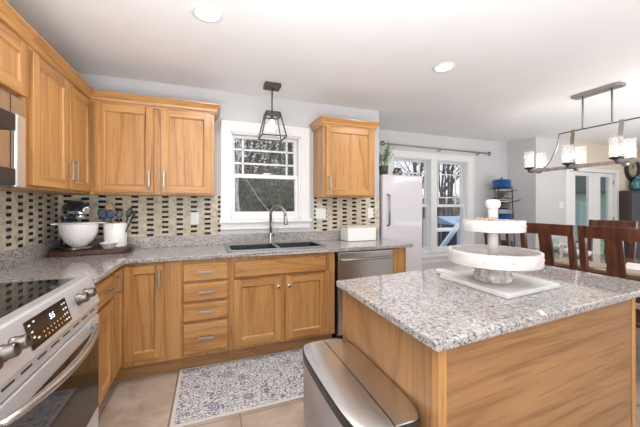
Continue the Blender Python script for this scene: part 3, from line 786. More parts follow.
# ------------------------------------------------------------------ recessed lights
rl = thing('recessed_light', 'round lit recessed ceiling light above the drawers near the upper left', 'ceiling light', (-.017, 1.877, ZC), 0, 'recessed ceiling lights')
b = MB(); b.lathe([(.088, -.001), (.088, -.006), (.066, -.010), (.062, -.002)], n=36); b.build('trim_ring', M['trim'], rl)
b = MB(); b.lathe([(.064, -.002), (.064, -.0045), (.001, -.0045)], n=36); b.build('diffuser', M['disc'], rl)
locs = [(1.812, 1.922, 'round lit recessed ceiling light above the island near the middle'), (-.017, .2, 'recessed ceiling light behind the viewpoint at the left'), (1.812, .2, 'recessed ceiling light behind the viewpoint at the right')]
for x, y, l in locs[:1]:
    c = copy_tree(rl); c.location = (x, y, ZC); c['label'] = l
for x, y in ((-.017, 1.877), (1.812, 1.922)):
    light('recessed_lamp', 'AREA', (x, y, ZC - .015), 9, (1, .93, .86), (0, 0, 0), shape='DISK', size=.12)

# ------------------------------------------------------------------ pendant over the sink
pd = thing('pendant_light', 'bronze trapezoid lantern pendant light hanging in front of the kitchen window', 'pendant light', (.550, 2.77, 0), 0)
B(-.075, .075, -.06, .06, ZC - .038, ZC - .0005).build('canopy', M['bronze'], pd, bevel=.004)
b = MB(); b.tube([(0, 0, ZC - .04), (0, 0, 2.165)], .007, 12); b.build('rod', M['bronze'], pd)
b = MB(); zt, zb, a, c = 2.175, 1.945, .062, .112
q = .011
for sx in (-1, 1):
    for sy in (-1, 1): b.bar((sx * a, sy * a, zt), (sx * c, sy * c, zb), q, q)
for z, r_ in ((zt, a), (zb, c), (zt - .028, a + .006)):
    for sx in (-1, 1):
        b.bar((sx * r_, -r_ - q / 2, z), (sx * r_, r_ + q / 2, z), q, q); b.bar((-r_, sx * r_, z), (r_, sx * r_, z), q, q)
b.box(-a, a, -.012, .012, zt - .008, zt + .008); b.box(-.012, .012, -a, a, zt - .008, zt + .008)
b.build('frame', M['bronze'], pd)
b = MB(); b.tube([(0, 0, zt), (0, 0, zt - .06)], [.012, .016], 14); b.build('socket', M['bronze'], pd)
b = MB(); b.lathe([(.001, 2.005), (.022, 2.012), (.034, 2.035), (.032, 2.06), (.018, 2.09), (.012, 2.113)], n=20); b.build('bulb', M['bulb'], pd)
g = MB()
for k in range(4):
    ca, sa = math.cos(k * PI / 2), math.sin(k * PI / 2)
    rt = lambda x, y, z: (x * ca - y * sa, x * sa + y * ca, z)
    g.add([rt(-a, -a + .002, zt), rt(a, -a + .002, zt), rt(c, -c + .002, zb), rt(-c, -c + .002, zb)], [(0, 1, 2, 3)])
g.build('glass_pane', M['glass_clear'], pd)
light('pendant_lamp', 'POINT', (.55, 2.77, 2.055), 15, (1, .86, .68), shadow_soft_size=.02)

# ------------------------------------------------------------------ chandelier
ch = thing('chandelier', 'long metal and wood chandelier with glass cylinder shades over the dining table', 'chandelier', (3.59, 1.775, 0))
b = MB(); b.prism([(-.05, -.20), (.05, -.20), (.065, -.18), (.065, .18), (.05, .20), (-.05, .20), (-.065, .18), (-.065, -.18)], ZC - .028, ZC - .0005); b.build('canopy', M['grey_metal'], ch, bevel=.003)
ZB = 1.712; ZU = 2.09
for y in (.118, -.118):
    b = MB(); b.tube([(0, y, ZC - .028), (0, y, ZU)], .0085, 12); b.build('hanging_rod', M['grey_metal'], ch)
b = MB(); b.bar((0, -.34, ZU), (0, .34, ZU), .010, .010); b.build('top_rail', M['darkmetal'], ch)
b = MB(); b.box(-.03, .03, -.66, .66, ZB - .016, ZB + .016); b.build('beam', M['barwood'], ch, bevel=.004)
for s_ in (1, -1):      # curved end arms
    b = MB(); pts = [(0, s_ * (.335 + .0), ZU)] + [(0, s_ * (.335 + .16 * (t ** 2.2)), ZU - (ZU - ZB - .02) * t) for t in [i / 12 for i in range(1, 13)]]
    b.tube(pts, .011, 8); b.build('end_arm', M['nickel'], ch)
for y in (.195, -.195):  # flat straps that hook under the beam
    for s_ in (1,):
        b = MB(); pts = [(-.012, y, ZU + .012)] + [(-.012 - .02 * math.sin(t * PI), y, ZU - (ZU - ZB) * t) for t in [i / 10 for i in range(1, 9)]] + [(.005, y, ZB - .01), (.035, y, ZB - .035), (.065, y, ZB - .028), (.085, y, ZB + .01)]
        for p, q_ in zip(pts[:-1], pts[1:]):
            b.bar(p, q_, .034, .008) if abs(Vector(q_).x - Vector(p).x) < 0 else None
        vs = []
        for i, p in enumerate(pts):
            d = (Vector(pts[min(i + 1, len(pts) - 1)]) - Vector(pts[max(i - 1, 0)])).normalized(); nn = Vector((-d.z, 0, d.x)) * .005
            for sy in (-.017, .017):
                vs.append(Vector(p) + nn + Vector((0, sy, 0))); vs.append(Vector(p) - nn + Vector((0, sy, 0)))
        fs = []
        for i in range(len(pts) - 1):
            k = i * 4; 
            for a_, b_2 in ((0, 2), (2, 3), (3, 1), (1, 0)): fs.append((k + a_, k + b_2, k + 4 + b_2, k + 4 + a_))
        b.add(vs, fs); b.build('strap', M['nickel'], ch)
for y in (.59, .195, -.195, -.59):
    for x in (-.105, .105):
        r_ = .049
        b = MB(); b.tube([(0, y, ZB - .012), (x * .6, y, ZB - .022), (x, y, ZB - .012), (x, y, ZB + .03)], .007, 8)
        b.lathe([(.012, -.03), (.05, -.006), (.05, 0), (.012, 0)], (x, y, ZB + .034), 20); b.build('arm', M['darkmetal'], ch)
        b = MB(); zz = ZB + .036
        b.lathe([(r_, zz), (r_, zz + .185), (r_ - .004, zz + .185), (r_ - .004, zz + .004)], (x, y, 0), 28)
        sh = b.build('glass_shade', M['shade'], ch)
        b = MB(); b.lathe([(.010, zz + .01), (.014, zz + .03), (.024, zz + .075), (.020, zz + .095), (.001, zz + .105)], (x, y, 0), 14); b.build('bulb', M['bulb'], ch)
for y in (.59, .195, -.195, -.59): light('chandelier_lamp', 'POINT', (3.59, 1.775 + y, ZB + .13), 1.5, (1, .93, .85), shadow_soft_size=.06)

# ------------------------------------------------------------------ fridge
fr = thing('refrigerator', 'white rounded refrigerator at the end of the counter', 'refrigerator', (2.285, 0, 0))
B(-.29, .29, 3.195, 3.77, .04, 1.690).build('body', M['fridge'], fr, bevel=.045, seg=5)
B(-.305, .305, 3.11, 3.19, .06, 1.692).build('door', M['fridge'], fr, bevel=.030, seg=5)
b = MB(); b.tube([(-.235, 3.11, 1.44), (-.235, 3.065, 1.43), (-.235, 3.06, 1.25), (-.235, 3.065, 1.07), (-.235, 3.11, 1.06)], .012, 12); b.build('handle', M['nickel'], fr)
b = MB()
for x in (-.23, .23):
    for y in (3.26, 3.70): b.lathe([(.02, 0), (.02, .045)], (x, y, 0), 12)
b.build('feet', M['black'], fr)

# potted plant on the fridge
pp = thing('potted_plant', 'leafy green plant in a dark metal pot on top of the fridge', 'potted plant', (2.19, 3.42, 1.6915))
b = MB(); b.lathe([(.050, 0), (.062, .13), (.066, .145), (.060, .145), (.055, .13), (.045, .01)], n=24); b.build('pot', M['galv'], pp)
b = MB(); b.lathe([(.001, .120), (.054, .122)], n=20); b.build('soil', M['bark'], pp)
def leafy(n, R0, z0, H, ls, seed, stems=18):
    rnd = random.Random(seed); st = MB(); lf = MB()
    for i in range(stems):
        a = rnd.uniform(0, 2 * PI); rr = R0 * rnd.uniform(.3, 1); h = H * rnd.uniform(.45, 1)
        P = [Vector((0.01 * math.cos(a), .01 * math.sin(a), z0)), Vector((rr * .5 * math.cos(a), rr * .5 * math.sin(a), z0 + h * .6)), Vector((rr * math.cos(a), rr * math.sin(a), z0 + h))]
        st.tube(P, .0016, 4, False)
        for k in range(n):
            t = rnd.uniform(.35, 1); p = P[0].lerp(P[1], t * 2) if t < .5 else P[1].lerp(P[2], t * 2 - 1)
            d = Vector((rnd.uniform(-1, 1), rnd.uniform(-1, 1), rnd.uniform(-.3, .8))).normalized(); u = d.orthogonal().normalized() * ls * .28
            L = ls * rnd.uniform(.7, 1.3)
            lf.add([p, p + d * L * .5 + u, p + d * L, p + d * L * .5 - u], [(0, 1, 2, 3)])
    return st, lf
st, lf = leafy(13, .17, .12, .30, .036, 3, 26); st.build('stems', M['leaf'], pp); lf.build('leaves', M['leaf'], pp)
st, lf = leafy(9, .20, .13, .36, .026, 9, 18); lf.build('blossoms', M['leaf_pale'], pp)
# lidded jar
jr = thing('storage_jar', 'small dark patterned jar with a lid on top of the fridge', 'jar', (2.40, 3.40, 1.6915))
jarm, jn, jb = new_mat('patterned_jar')
v_ = N(jn, 'ShaderNodeTexVoronoi', Scale=38.0); jn.links.new(coords(jn), v_.inputs['Vector']); sx_ = jn.nodes.new('ShaderNodeSeparateXYZ'); jn.links.new(v_.outputs['Color'], sx_.inputs[0])
jn.links.new(ramp(jn, sx_.outputs[0], [(0, (.06, .05, .05)), (.45, (.55, .48, .42)), (.7, (.22, .09, .06)), (.9, (.7, .68, .65))], 'CONSTANT'), jb.inputs['Base Color'])
b = MB(); b.lathe([(.045, 0), (.062, .02), (.064, .07), (.050, .098), (.046, .10)], n=28); b.build('jar_body', jarm, jr)
b = MB(); b.lathe([(.050, .101), (.052, .118), (.040, .124), (.001, .126)], n=24); b.build('lid', M['galv'], jr)

# curtain rod
cr_ = thing('curtain_rod', 'thin dark metal curtain rod mounted above the dining window', 'curtain rod', (0, 0, 0))
b = MB(); b.tube([(2.45, YD - .075, 2.225), (4.47, YD - .075, 2.205)], .011, 12); b.build('rod', M['grey_metal'], cr_)
for x, z in ((2.39, 2.226), (4.53, 2.204)):
    b = MB(); n = 20
    b.tube([(x + .028 * math.cos(2 * PI * k / n), YD - .075, z + .028 * math.sin(2 * PI * k / n)) for k in range(n + 1)], .009, 8); b.build('finial', M['darkmetal'], cr_)
for x in (2.50, 3.47, 4.30):
    b = MB(); zz = 2.225 - (x - 2.45) * .0099; b.tube([(x, YD, zz - .03), (x, YD - .075, zz - .02), (x, YD - .075, zz)], .006, 8); b.build('bracket', M['darkmetal'], cr_)

# ------------------------------------------------------------------ bread box
bb = thing('bread_box', 'white ribbed bread box with a pale lid standing on the counter right of the sink', 'bread box', (1.560, 2.955, CT1 + .0005), 0)
B(-.175, .175, -.10, .10, 0, .150).build('box', M['ceramic'], bb, bevel=.012, seg=3)
B(-.179, .179, -.104, .104, .1505, .166).build('lid', plain('pale_lid', (.66, .60, .52), .5), bb, bevel=.004)

# ------------------------------------------------------------------ corner still life
bd = thing('serving_board', 'dark walnut serving board on the counter in the corner', 'serving board', (-.895, 2.915, CT1 + .0005), R(8))
b = MB(); b.prism(outline(.275, .135, 64), 0, .042); b.build('board', M['board'], bd, bevel=.006)
ZT = CT1 + .0435
mx_ = thing('stand_mixer', 'dark blue stand mixer with a white ribbed bowl on the walnut board', 'stand mixer', (-1.018, 2.908, ZT), R(40)); mx_.scale = (1.06, 1.06, 1.06)
# local +X: away behind the bowl... head points to -Y (towards the viewer) from the pedestal at +Y
b = MB(); b.prism(outline(.085, .135, 48), 0, .022); o = b.build('base', M['steel_dark'], mx_, bevel=.006); 
b = MB()
for z0, z1, hx_, hy_ in ((.022, .10, .052, .045), (.10, .22, .045, .042), (.22, .25, .05, .05)): b.prism([(x, y + .098) for x, y in outline(hx_, hy_ * .75, 32)], z0, z1)
b.build('pedestal', M['navy'], mx_, bevel=.006)
b = MB(); n = 28; K = 18; vs = []
for j in range(K + 1):
    t = j / K; y = .145 - .315 * t; rr = (math.sin(PI * min(1, (t * .97 + .015))) ** .38)
    for k in range(n):
        a = 2 * PI * k / n; vs.append((.062 * rr * math.cos(a), y, .305 + .064 * rr * math.sin(a) * (1 if math.sin(a) > 0 else .82) - .012 * t))
b.add(vs, [(j * n + k, j * n + (k + 1) % n, (j + 1) * n + (k + 1) % n, (j + 1) * n + k) for j in range(K) for k in range(n)], True)
b.add(vs[:n], [tuple(range(n))]); b.add(vs[-n:], [tuple(range(n))])
b.build('motor_head', M['navy'], mx_)
b = MB(); b.tube([(.0, -.165, .295), (.0, -.185, .293), (.0, -.188, .293)], [.026, .026, .018], 24); b.build('attachment_hub', M['chrome'], mx_)
b = MB()
n = 40; vs = []
for z in (.268, .286):
    for k in range(n):
        a = 2 * PI * k / n; ca, sa = math.cos(a), math.sin(a)
        vs.append((.0625 * math.copysign(abs(ca) ** .6, ca), -.010 + .150 * math.copysign(abs(sa) ** .8, sa), z))
b.add(vs, [(k, (k + 1) % n, n + (k + 1) % n, n + k) for k in range(n)], True); b.build('trim_band', M['chrome'], mx_)
b = MB(); b.tube([(0, -.09, .262), (0, -.09, .232)], [.032, .028], 20); b.build('beater_shaft', M['chrome'], mx_)
swirl = lambda t, z: 1 + .016 * math.sin(30 * t + z * 70)
b = MB(); prof = [(.046, .022), (.050, .030)] + [(.117 * math.sin(R(26 + 64 * i / 14)), .030 + .160 * (1 - math.cos(R(26 + 64 * i / 14)) / math.cos(R(26)))) for i in range(1, 15)]
b.lathe(prof, (0, -.065, 0), 120, swirl)
b.lathe([(.118, .188), (.126, .194), (.126, .199), (.112, .199), (.106, .175), (.085, .11), (.06, .07), (.001, .05)], (0, -.065, 0), 48)
b.prism([(-.155, -.04), (-.10, -.06), (-.10, .01), (-.15, -.005)], .190, .198); b.prism([(.155, -.13), (.10, -.15), (.10, -.08), (.15, -.095)], .190, .198); b.build('bowl', M['ceramic'], mx_)


ck = thing('utensil_crock', 'white cylindrical utensil crock on the board beside the mixer', 'crock', (-.752, 2.945, ZT), 0)
b = MB(); b.lathe([(.080, 0), (.083, .008), (.083, .196), (.079, .2), (.075, .196), (.075, .012), (.001, .01)], n=40); b.build('crock_body', M['ceramic'], ck)
def utensil(name, label, mat, dx, dy, tx, ty, L, head, cat):
    o = thing(name, label, cat, (-.752 + dx, 2.945 + dy, ZT + .016), 0, None)
    top = Vector((tx, ty, L)); b = MB(); b.tube([(0, 0, 0), top * .72], [.005, .006], 8); b.build('handle', M['lightwood'] if head[0] == 'wood' else mat, o)
    d = top.normalized(); sdv = Vector((1, .2, 0)).normalized(); b = MB(); c = top * .86; hw, hl = head[1], head[2]
    n = 14; vs = []
    f_ = d.cross(sdv).normalized()
    for j in range(7):
        t = j / 6; ww = hw * math.sin(PI * (t * .86 + .10)) ** .6; p = c + d * (hl * (t - .5))
        for k in range(n): a = 2 * PI * k / n; vs.append(p + sdv * (ww * math.cos(a)) + f_ * (ww * .22 * math.sin(a)))
    b.add(vs, [(j * n + k, j * n + (k + 1) % n, (j + 1) * n + (k + 1) % n, (j + 1) * n + k) for j in range(6) for k in range(n)], True)
    b.add(vs[:n], [tuple(range(n))]); b.add(vs[-n:], [tuple(range(n))]); b.build('head', mat, o); return o
utensil('wooden_spoon', 'tallest round-headed wooden spoon in the crock', M['lightwood'], -.02, .01, -.035, .03, .365, ('wood', .034, .085), 'spoon')
utensil('kitchen_spoon', 'dark blue spoon leaning left in the crock', M['bluesil'], -.035, -.01, -.065, .0, .305, ('s', .032, .08), 'spoon')
utensil('kitchen_spoon', 'dark blue spoon upright in front of the wooden spoon', M['bluesil'], -.012, -.02, -.015, -.02, .30, ('s', .028, .075), 'spoon')
utensil('spatula', 'grey spatula in the middle of the crock', M['galv'], .01, .0, .02, .01, .30, ('s', .026, .07), 'spatula')
utensil('spatula', 'black spatula leaning right in the crock', M['black'], .03, .0, .085, -.005, .315, ('s', .022, .085), 'spatula')
utensil('spatula', 'black spatula at the far right of the crock leaning lowest', M['black'], .032, -.015, .125, -.02, .285, ('s', .012, .10), 'spatula')
rm = thing('small_dish', 'small fluted white dish in front of the crock', 'dish', (-.770, 2.835, ZT), 0)
b = MB(); b.lathe([(.036, 0), (.055, .042), (.064, .046), (.060, .046), (.052, .042), (.034, .006), (.001, .005)], n=72, fn=lambda t, z: 1 + .03 * math.sin(12 * t)); b.build('dish_body', M['ceramic'], rm)

# ------------------------------------------------------------------ tiered tray
tt = thing('tiered_tray', 'two-tier whitewashed round wooden tray on a pedestal standing on the island', 'tiered tray', (1.285, 1.045, .9365), 0)
b = MB(); b.lathe([(.070, 0), (.082, .012), (.084, .040), (.074, .062), (.062, .072), (.060, .0905)], n=10, fn=lambda t, z: 1 + .03 * math.sin(5 * t + 30 * z)); pd2 = b.build('pedestal', M['stone'], tt)
for p in pd2.data.polygons: p.use_smooth = False
def tier(r, z0, h, name):
    b = MB(); b.lathe([(r, z0), (r, z0 + h), (r - .014, z0 + h), (r - .014, z0 + .014), (.001, z0 + .014)], n=56)
    b.v[-1]; o = b.build(name, M['wash'], tt, bevel=.002)
    return o
lo_ = tier(.199, .092, .060, 'lower_tier'); up_ = tier(.133, .244, .052, 'upper_tier')
for t_, r, z in ((lo_, .1995, .122), (up_, .1335, .270)):
    for a in (-150, -118, -85, -55):
        b = MB()
        for da in (-.022, .022): b.lathe([(.001, -.003), (.004, 0), (.001, .003)], (r * math.cos(R(a) + da), r * math.sin(R(a) + da), z), 8)
        b.build('nail_heads', M['beads'], t_)
b = MB(); b.tube([(0, 0, .107), (0, 0, .243)], .023, 8); b.tube([(0, 0, .259), (0, 0, .352)], .022, 8); b.build('post', M['wash'], tt)
b = MB(); b.lathe([(.020, .350), (.027, .355), (.033, .366), (.033, .384), (.026, .394), (.001, .397)], n=18); b.build('finial', M['wash'], tt)
bs = thing('bead_garland', 'short string of golden wooden beads on the rim of the upper tray', 'bead garland', (1.215, 1.025, .9365 + .297), 0)
b = MB()
for i in range(6): b.lathe([(.001, -.006), (.005, -.003), (.006, 0), (.005, .003), (.001, .006)], (-.035 + i * .0125, .012 * math.sin(i * .9) - .0, .0065), 8)
b.build('beads', M['beads'], bs)
bs.location = (1.222, 1.045, .9365 + .2965)
sb = thing('marble_board', 'white rectangular board with a handle under the tiered tray on the island', 'board', (0, 0, .9145))
b = MB(); b.prism([(1.150, .868), (1.545, .905), (1.570, 1.300), (1.160, 1.262)], .0, .021); b.build('board', M['slab'], sb, bevel=.004)
b = MB(); b.prism([(1.205, 1.268), (1.29, 1.276), (1.285, 1.36), (1.25, 1.385), (1.215, 1.355)], .002, .019); b.T = None; b.build('handle', M['slab'], sb, bevel=.004)

# ------------------------------------------------------------------ dining table
tb = thing('dining_table', 'glossy brown wooden dining table behind the island', 'table', (3.59, 1.72, 0))
B(-.50, .50, -.87, .85, .728, .760).build('table_top', M['table'], tb, bevel=.005)
b = MB(); b.box(-.44, .44, -.80, -.77, .63, .727); b.box(-.44, .44, .75, .78, .63, .727); b.box(-.44, -.41, -.77, .75, .63, .727); b.box(.41, .44, -.77, .75, .63, .727); b.build('apron', M['cherry'], tb)
for x in (-.41, .41):
    for y in (-.77, .75):
        k = MB(); k.box(x - .035, x + .035, y - .035, y + .035, 0, .629); k.build('leg', M['cherry'], tb, bevel=.004)

def make_chair(label, group):
    # faces +X; origin on the floor under the back posts' seat line
    c = thing('dining_chair', label, 'chair', (0, 0, 0), 0, group)
    hw = .195; H = 1.148
    for s_ in (-1, 1):
        b = MB(); n = 8; vs = []
        P = [(.03, 0), (.03, .45), (.02, .62), (-.005, .85), (-.04, H)]
        w_ = .022
        for x, z in P:
            for dx, dy in ((-.018, -w_), (.018, -w_), (.018, w_), (-.018, w_)): vs.append((x + dx, s_ * hw + dy, z))
        b.add(vs, [(i * 4 + k, i * 4 + (k + 1) % 4, (i + 1) * 4 + (k + 1) % 4, (i + 1) * 4 + k) for i in range(len(P) - 1) for k in range(4)] + [(0, 1, 2, 3), (16, 17, 18, 19)])
        b.build('back_post', M['cherry'], c, bevel=.004)
        b = MB(); b.box(.40, .44, s_ * .19 - .02, s_ * .19 + .02, 0, .44); b.build('leg', M['cherry'], c, bevel=.004)
    # curved top rail
    b = MB(); n = 10; vs = []
    for i in range(n + 1):
        t = -1 + 2 * i / n; y = t * (hw - .02); bow = -.022 * (1 - t * t)
        for x, z in ((-.045, H + .002 + .0 * t), (-.020, H), (-.010, H - .092), (-.035, H - .092)): vs.append((x + bow, y, z - .004 * (t * t)))
    b.add(vs, [(i * 4 + k, i * 4 + (k + 1) % 4, (i + 1) * 4 + (k + 1) % 4, (i + 1) * 4 + k) for i in range(n) for k in range(4)] + [(0, 1, 2, 3), tuple(range(4 * n, 4 * n + 4))]); b.build('top_rail', M['cherry'], c, bevel=.003)
    b = MB(); b.bar((.012, -hw + .02, .665), (.012, hw - .02, .665), .022, .07); b.build('lower_rail', M['cherry'], c, bevel=.003)
    b = MB(); b.add([(x + dx, y, z) for (x, z) in ((.010, .70), (-.050, H - .088)) for y in (-.052, .052) for dx in (0, .016)], [(0, 1, 3, 2), (4, 6, 7, 5), (0, 4, 5, 1), (2, 3, 7, 6), (0, 2, 6, 4), (1, 5, 7, 3)]); b.build('slat', M['cherry'], c, bevel=.002)
    B(-.0 + .05, .455, -.215, .215, .442, .475).build('seat', M['cherry'], c, bevel=.01, seg=3)
    b = MB(); b.box(.06, .42, -.19, -.17, .38, .441); b.box(.06, .42, .17, .19, .38, .441); b.box(.40, .42, -.17, .17, .38, .441); b.build('seat_frame', M['cherry'], c)
    return c
grp = 'cherry chairs around the dining table'
c1 = make_chair('cherry slat-back dining chair nearest the island, at the right edge of the photo', grp); c1.location = (2.76, 1.247, 0)
c2 = copy_tree(c1); c2.location = (2.76, 1.712, 0); c2['label'] = 'cherry slat-back dining chair directly behind the tiered tray, left of the nearest chair'
c3 = copy_tree(c1); c3.location = (4.36, 2.03, 0); c3.rotation_euler = (0, 0, PI); c3.scale = (1, 1, .985); c3['label'] = 'cherry dining chair on the far side of the table, in front of the french doors'
c4 = copy_tree(c1); c4.location = (3.57, 2.82, 0); c4.rotation_euler = (0, 0, -PI / 2); c4.scale = (1, 1, .95); c4['label'] = 'cherry dining chair at the head of the table, glimpsed between the two trays'

# table setting
gl = thing('glass_vase', 'clear greenish glass vase on the dining table behind the second chair', 'vase', (3.93, 2.36, .7605))
b = MB(); b.lathe([(.04, 0), (.055, .03), (.05, .09), (.035, .12), (.045, .14), (.041, .14), (.031, .12), (.046, .09), (.05, .03), (.001, .006)], n=24); b.build('vase_body', plain('teal_glass', (.35, .52, .50), .08, coat=.5), gl)
def bowl(name, label, loc, r, h, mat, cat='bowl'):
    o = thing(name, label, cat, loc); b = MB(); b.lathe([(r * .45, 0), (r * .8, h * .4), (r, h), (r - .005, h), (r * .76, h * .45), (.001, h * .12)], n=28); b.build('bowl_body', mat, o); return o
bowl('serving_bowl', 'white serving bowl on the dining table seen beside the near chair slat', (3.64, 1.93, .7605), .085, .07, M['ceramic'])
nk = thing('folded_napkin', 'folded white napkin on the dining table at the right edge', 'napkin', (3.42, 1.42, .7605), R(20)); 
b = MB(); b.add([(-.08, -.07, 0), (.08, -.07, 0), (.08, .07, 0), (-.08, .07, 0), (-.03, -.05, .05), (.05, -.04, .04), (.05, .05, .035), (-.03, .05, .055)], [(3, 2, 1, 0), (4, 5, 6, 7), (0, 1, 5, 4), (1, 2, 6, 5), (2, 3, 7, 6), (3, 0, 4, 7)]); b.build('cloth', M['ceramic'], nk, bevel=.01)
vg = thing('flower_centerpiece', 'pale floral centrepiece in the middle of the dining table', 'centerpiece', (3.75, 2.12, .7605))
b = MB(); b.lathe([(.04, 0), (.05, .05), (.04, .07)], n=20); b.build('pot', M['ceramic'], vg)
st, lf = leafy(9, .11, .05, .07, .04, 21, 22); lf.build('petals', plain('pale_petals', (.75, .74, .70), .6, var=.3, vscale=40), vg); st.build('stems', M['leaf'], vg)
for p_, l_ in (((3.30, 1.75, .7605), 'woven placemat on the dining table in front of the second chair'), ((3.30, 1.25, .7605), 'woven placemat on the dining table in front of the nearest chair')):
    o = B(-.15, .15, -.2, .2, 0, .003).build('placemat', plain('woven_mat', (.42, .36, .28), .8, var=.3, vscale=60)); o.location = p_; tag(o, l_, 'placemat', 'placemats on the dining table')

# ------------------------------------------------------------------ pot rack with pots
rk = thing('pot_rack', 'tiered dark wire pot rack standing in the dining room corner', 'rack', (4.63, 3.60, 0))
LV = [1.597, 1.426, 1.246, 1.06, .86, .62, .36]
b = MB()
for a in (0, 120, 240):
    ca, sa = math.cos(R(a + 200)), math.sin(R(a + 200)); b.tube([(.15 * ca, .15 * sa, 1.62), (.21 * ca, .21 * sa, 0)], .008, 8)
b.build('upright', M['darkmetal'], rk)
def rad(z): return .21 - .06 * z / 1.62
for z in LV:
    b = MB(); n = 28; r_ = rad(z); b.tube([(r_ * math.cos(2 * PI * k / n), r_ * math.sin(2 * PI * k / n), z) for k in range(n + 1)], .006, 6)
    for j in range(-3, 4): x = j * r_ / 4; q = math.sqrt(r_ * r_ - x * x); b.tube([(x, -q, z), (x, q, z)], .003, 6)
    b.build('shelf', M['darkmetal'], rk)
def pot(name, label, z, r, h, mat, lid=False, handle=None, loops=False, cat='pot'):
    o = thing(name, label, cat, (4.63, 3.60, z + .0065)); b = MB()
    b.lathe([(r * .88, 0), (r, .02), (r, h), (r * 1.03, h), (r * .97, h), (r * .95, .012), (.001, .01)], n=32); b.build('pot_body', mat, o)
    if lid:
        b = MB(); b.lathe([(r * 1.02, h + .001), (r * .9, h + .022), (r * .3, h + .036), (.014, h + .038), (.012, h + .05), (.024, h + .056), (.001, h + .066)], n=32); b.build('lid', mat, o)
    if loops:
        b = MB()
        for s_ in (-1, 1): b.tube([(s_ * r * .95, -.035, h * .75), (s_ * (r + .04), -.03, h * .78), (s_ * (r + .04), .03, h * .78), (s_ * r * .95, .035, h * .75)], .009, 8)
        b.build('handle', mat, o)
    if handle:
        b = MB(); b.tube([(r, 0, h * .8), (r + handle * .3, -.0, h * .95), (r + handle, -.02, h * .8 + handle * .22)], [.007, .008, .006], 8); b.build('handle', M['darkmetal'], o)
    return o
pot('dutch_oven', 'blue enamel dutch oven with a lid on top of the pot rack', LV[0], .138, .115, M['blueenamel'], True, None, True)
pot('saucepan', 'stainless saucepan on the second shelf of the pot rack', LV[1], .105, .115, M['steel'], False, .24)
pot('saucepan', 'stainless saucepan with a long handle on the third shelf of the pot rack', LV[2], .115, .11, M['steel'], True, .36)
pot('saucepan', 'round blue enamel pan on the fourth shelf of the pot rack', LV[3], .155, .10, M['blueenamel'], False, None, True)
pot('saucepan', 'blue enamel pan low on the pot rack, seen between the two trays', LV[4], .15, .09, M['blueenamel'], False, .22)
pot('saucepan', 'dark pan on the second lowest shelf of the pot rack', LV[5], .16, .08, M['galv'], False, None, True)

# ------------------------------------------------------------------ far right: cabinet, vase, clock
bc = thing('tall_cabinet', 'black cabinet with a slate front against the cream wall at the far right', 'cabinet', (7.40, 3.16, 0))
B(0, 1.25, 0, .155, 0, 1.59).build('body', M['darkwood'], bc, bevel=.006)
B(.05, 1.20, -.012, -.001, .08, 1.545).build('door', M['cabface'], bc, bevel=.003)
tv = thing('ceramic_vase', 'round teal and white vase on top of the black cabinet', 'vase', (7.93, 3.235, 1.5905))
b = MB(); b.lathe([(.04, 0), (.075, .05), (.078, .11), (.06, .17), (.04, .2), (.05, .22), (.045, .22), (.035, .2)], n=28, fn=None)
for i, v2 in enumerate(b.v): b.v[i] = Vector((v2.x * 3.2, v2.y * .95, v2.z * 1.35))
b.build('vase_body', M['teal'], tv)
ckk = thing('wall_clock', 'round dark-rimmed wall clock on the cream wall above the black cabinet', 'clock', (7.86, YF - .001, 2.03))
def disc(b, r0, r1, y0, y1, n=48):
    vs = [(r * math.cos(2 * PI * k / n), y, r * math.sin(2 * PI * k / n)) for (r, y) in ((r0, y0), (r1, y0), (r1, y1), (r0, y1)) for k in range(n)]
    b.add(vs, [(a * n + k, a * n + (k + 1) % n, ((a + 1) % 4) * n + (k + 1) % n, ((a + 1) % 4) * n + k) for a in range(4) for k in range(n)])
b = MB(); disc(b, .165, .245, 0, -.04); b.build('rim', M['darkmetal'], ckk, bevel=.006)
b = MB(); b.tube([(0, -.001, 0), (0, -.02, 0)], .166, 40); b.build('face', M['clockface'], ckk)
b = MB()
for k in range(12): a = k * PI / 6; b.bar((.125 * math.sin(a), -.0215, .125 * math.cos(a)), (.15 * math.sin(a), -.0215, .15 * math.cos(a)), .01, .002)
b.build('hour_marks', M['greyprint'], ckk)
b = MB(); b.bar((0, -.024, 0), (.05, -.024, .07), .012, .003); b.bar((0, -.025, 0), (-.03, -.025, .12), .009, .003); b.build('hands', M['black'], ckk)

# ------------------------------------------------------------------ outside
GZ = -1.0
def ground():
    b = MB(); n = 40; vs = []
    for j in range(n + 1):
        for i in range(n + 1):
            x = -25 + 80 * i / n; y = YD + .2 + 60 * (j / n) ** 1.5; sl_ = .19 - .15 * min(1, max(0, (x - 6) / 8)); h = GZ + max(0, (y - 8)) * sl_ + .25 * noise.noise(Vector((x * .15, y * .15, 0)))
            vs.append((x, y, h))
    b.add(vs, [(j * (n + 1) + i, j * (n + 1) + i + 1, (j + 1) * (n + 1) + i + 1, (j + 1) * (n + 1) + i) for j in range(n) for i in range(n)], True)
    m, nn, bb_ = new_mat('leaf_litter'); v = coords(nn); f = noisef(nn, v, 6, 6, .7)
    nn.links.new(ramp(nn, f, [(.3, (.06, .055, .03)), (.5, (.14, .10, .065)), (.7, (.22, .17, .11))]), bb_.inputs['Base Color']); bb_.inputs['Roughness'].default_value = 1
    o = b.build('ground', m); o['kind'] = 'structure'; return o
ground()
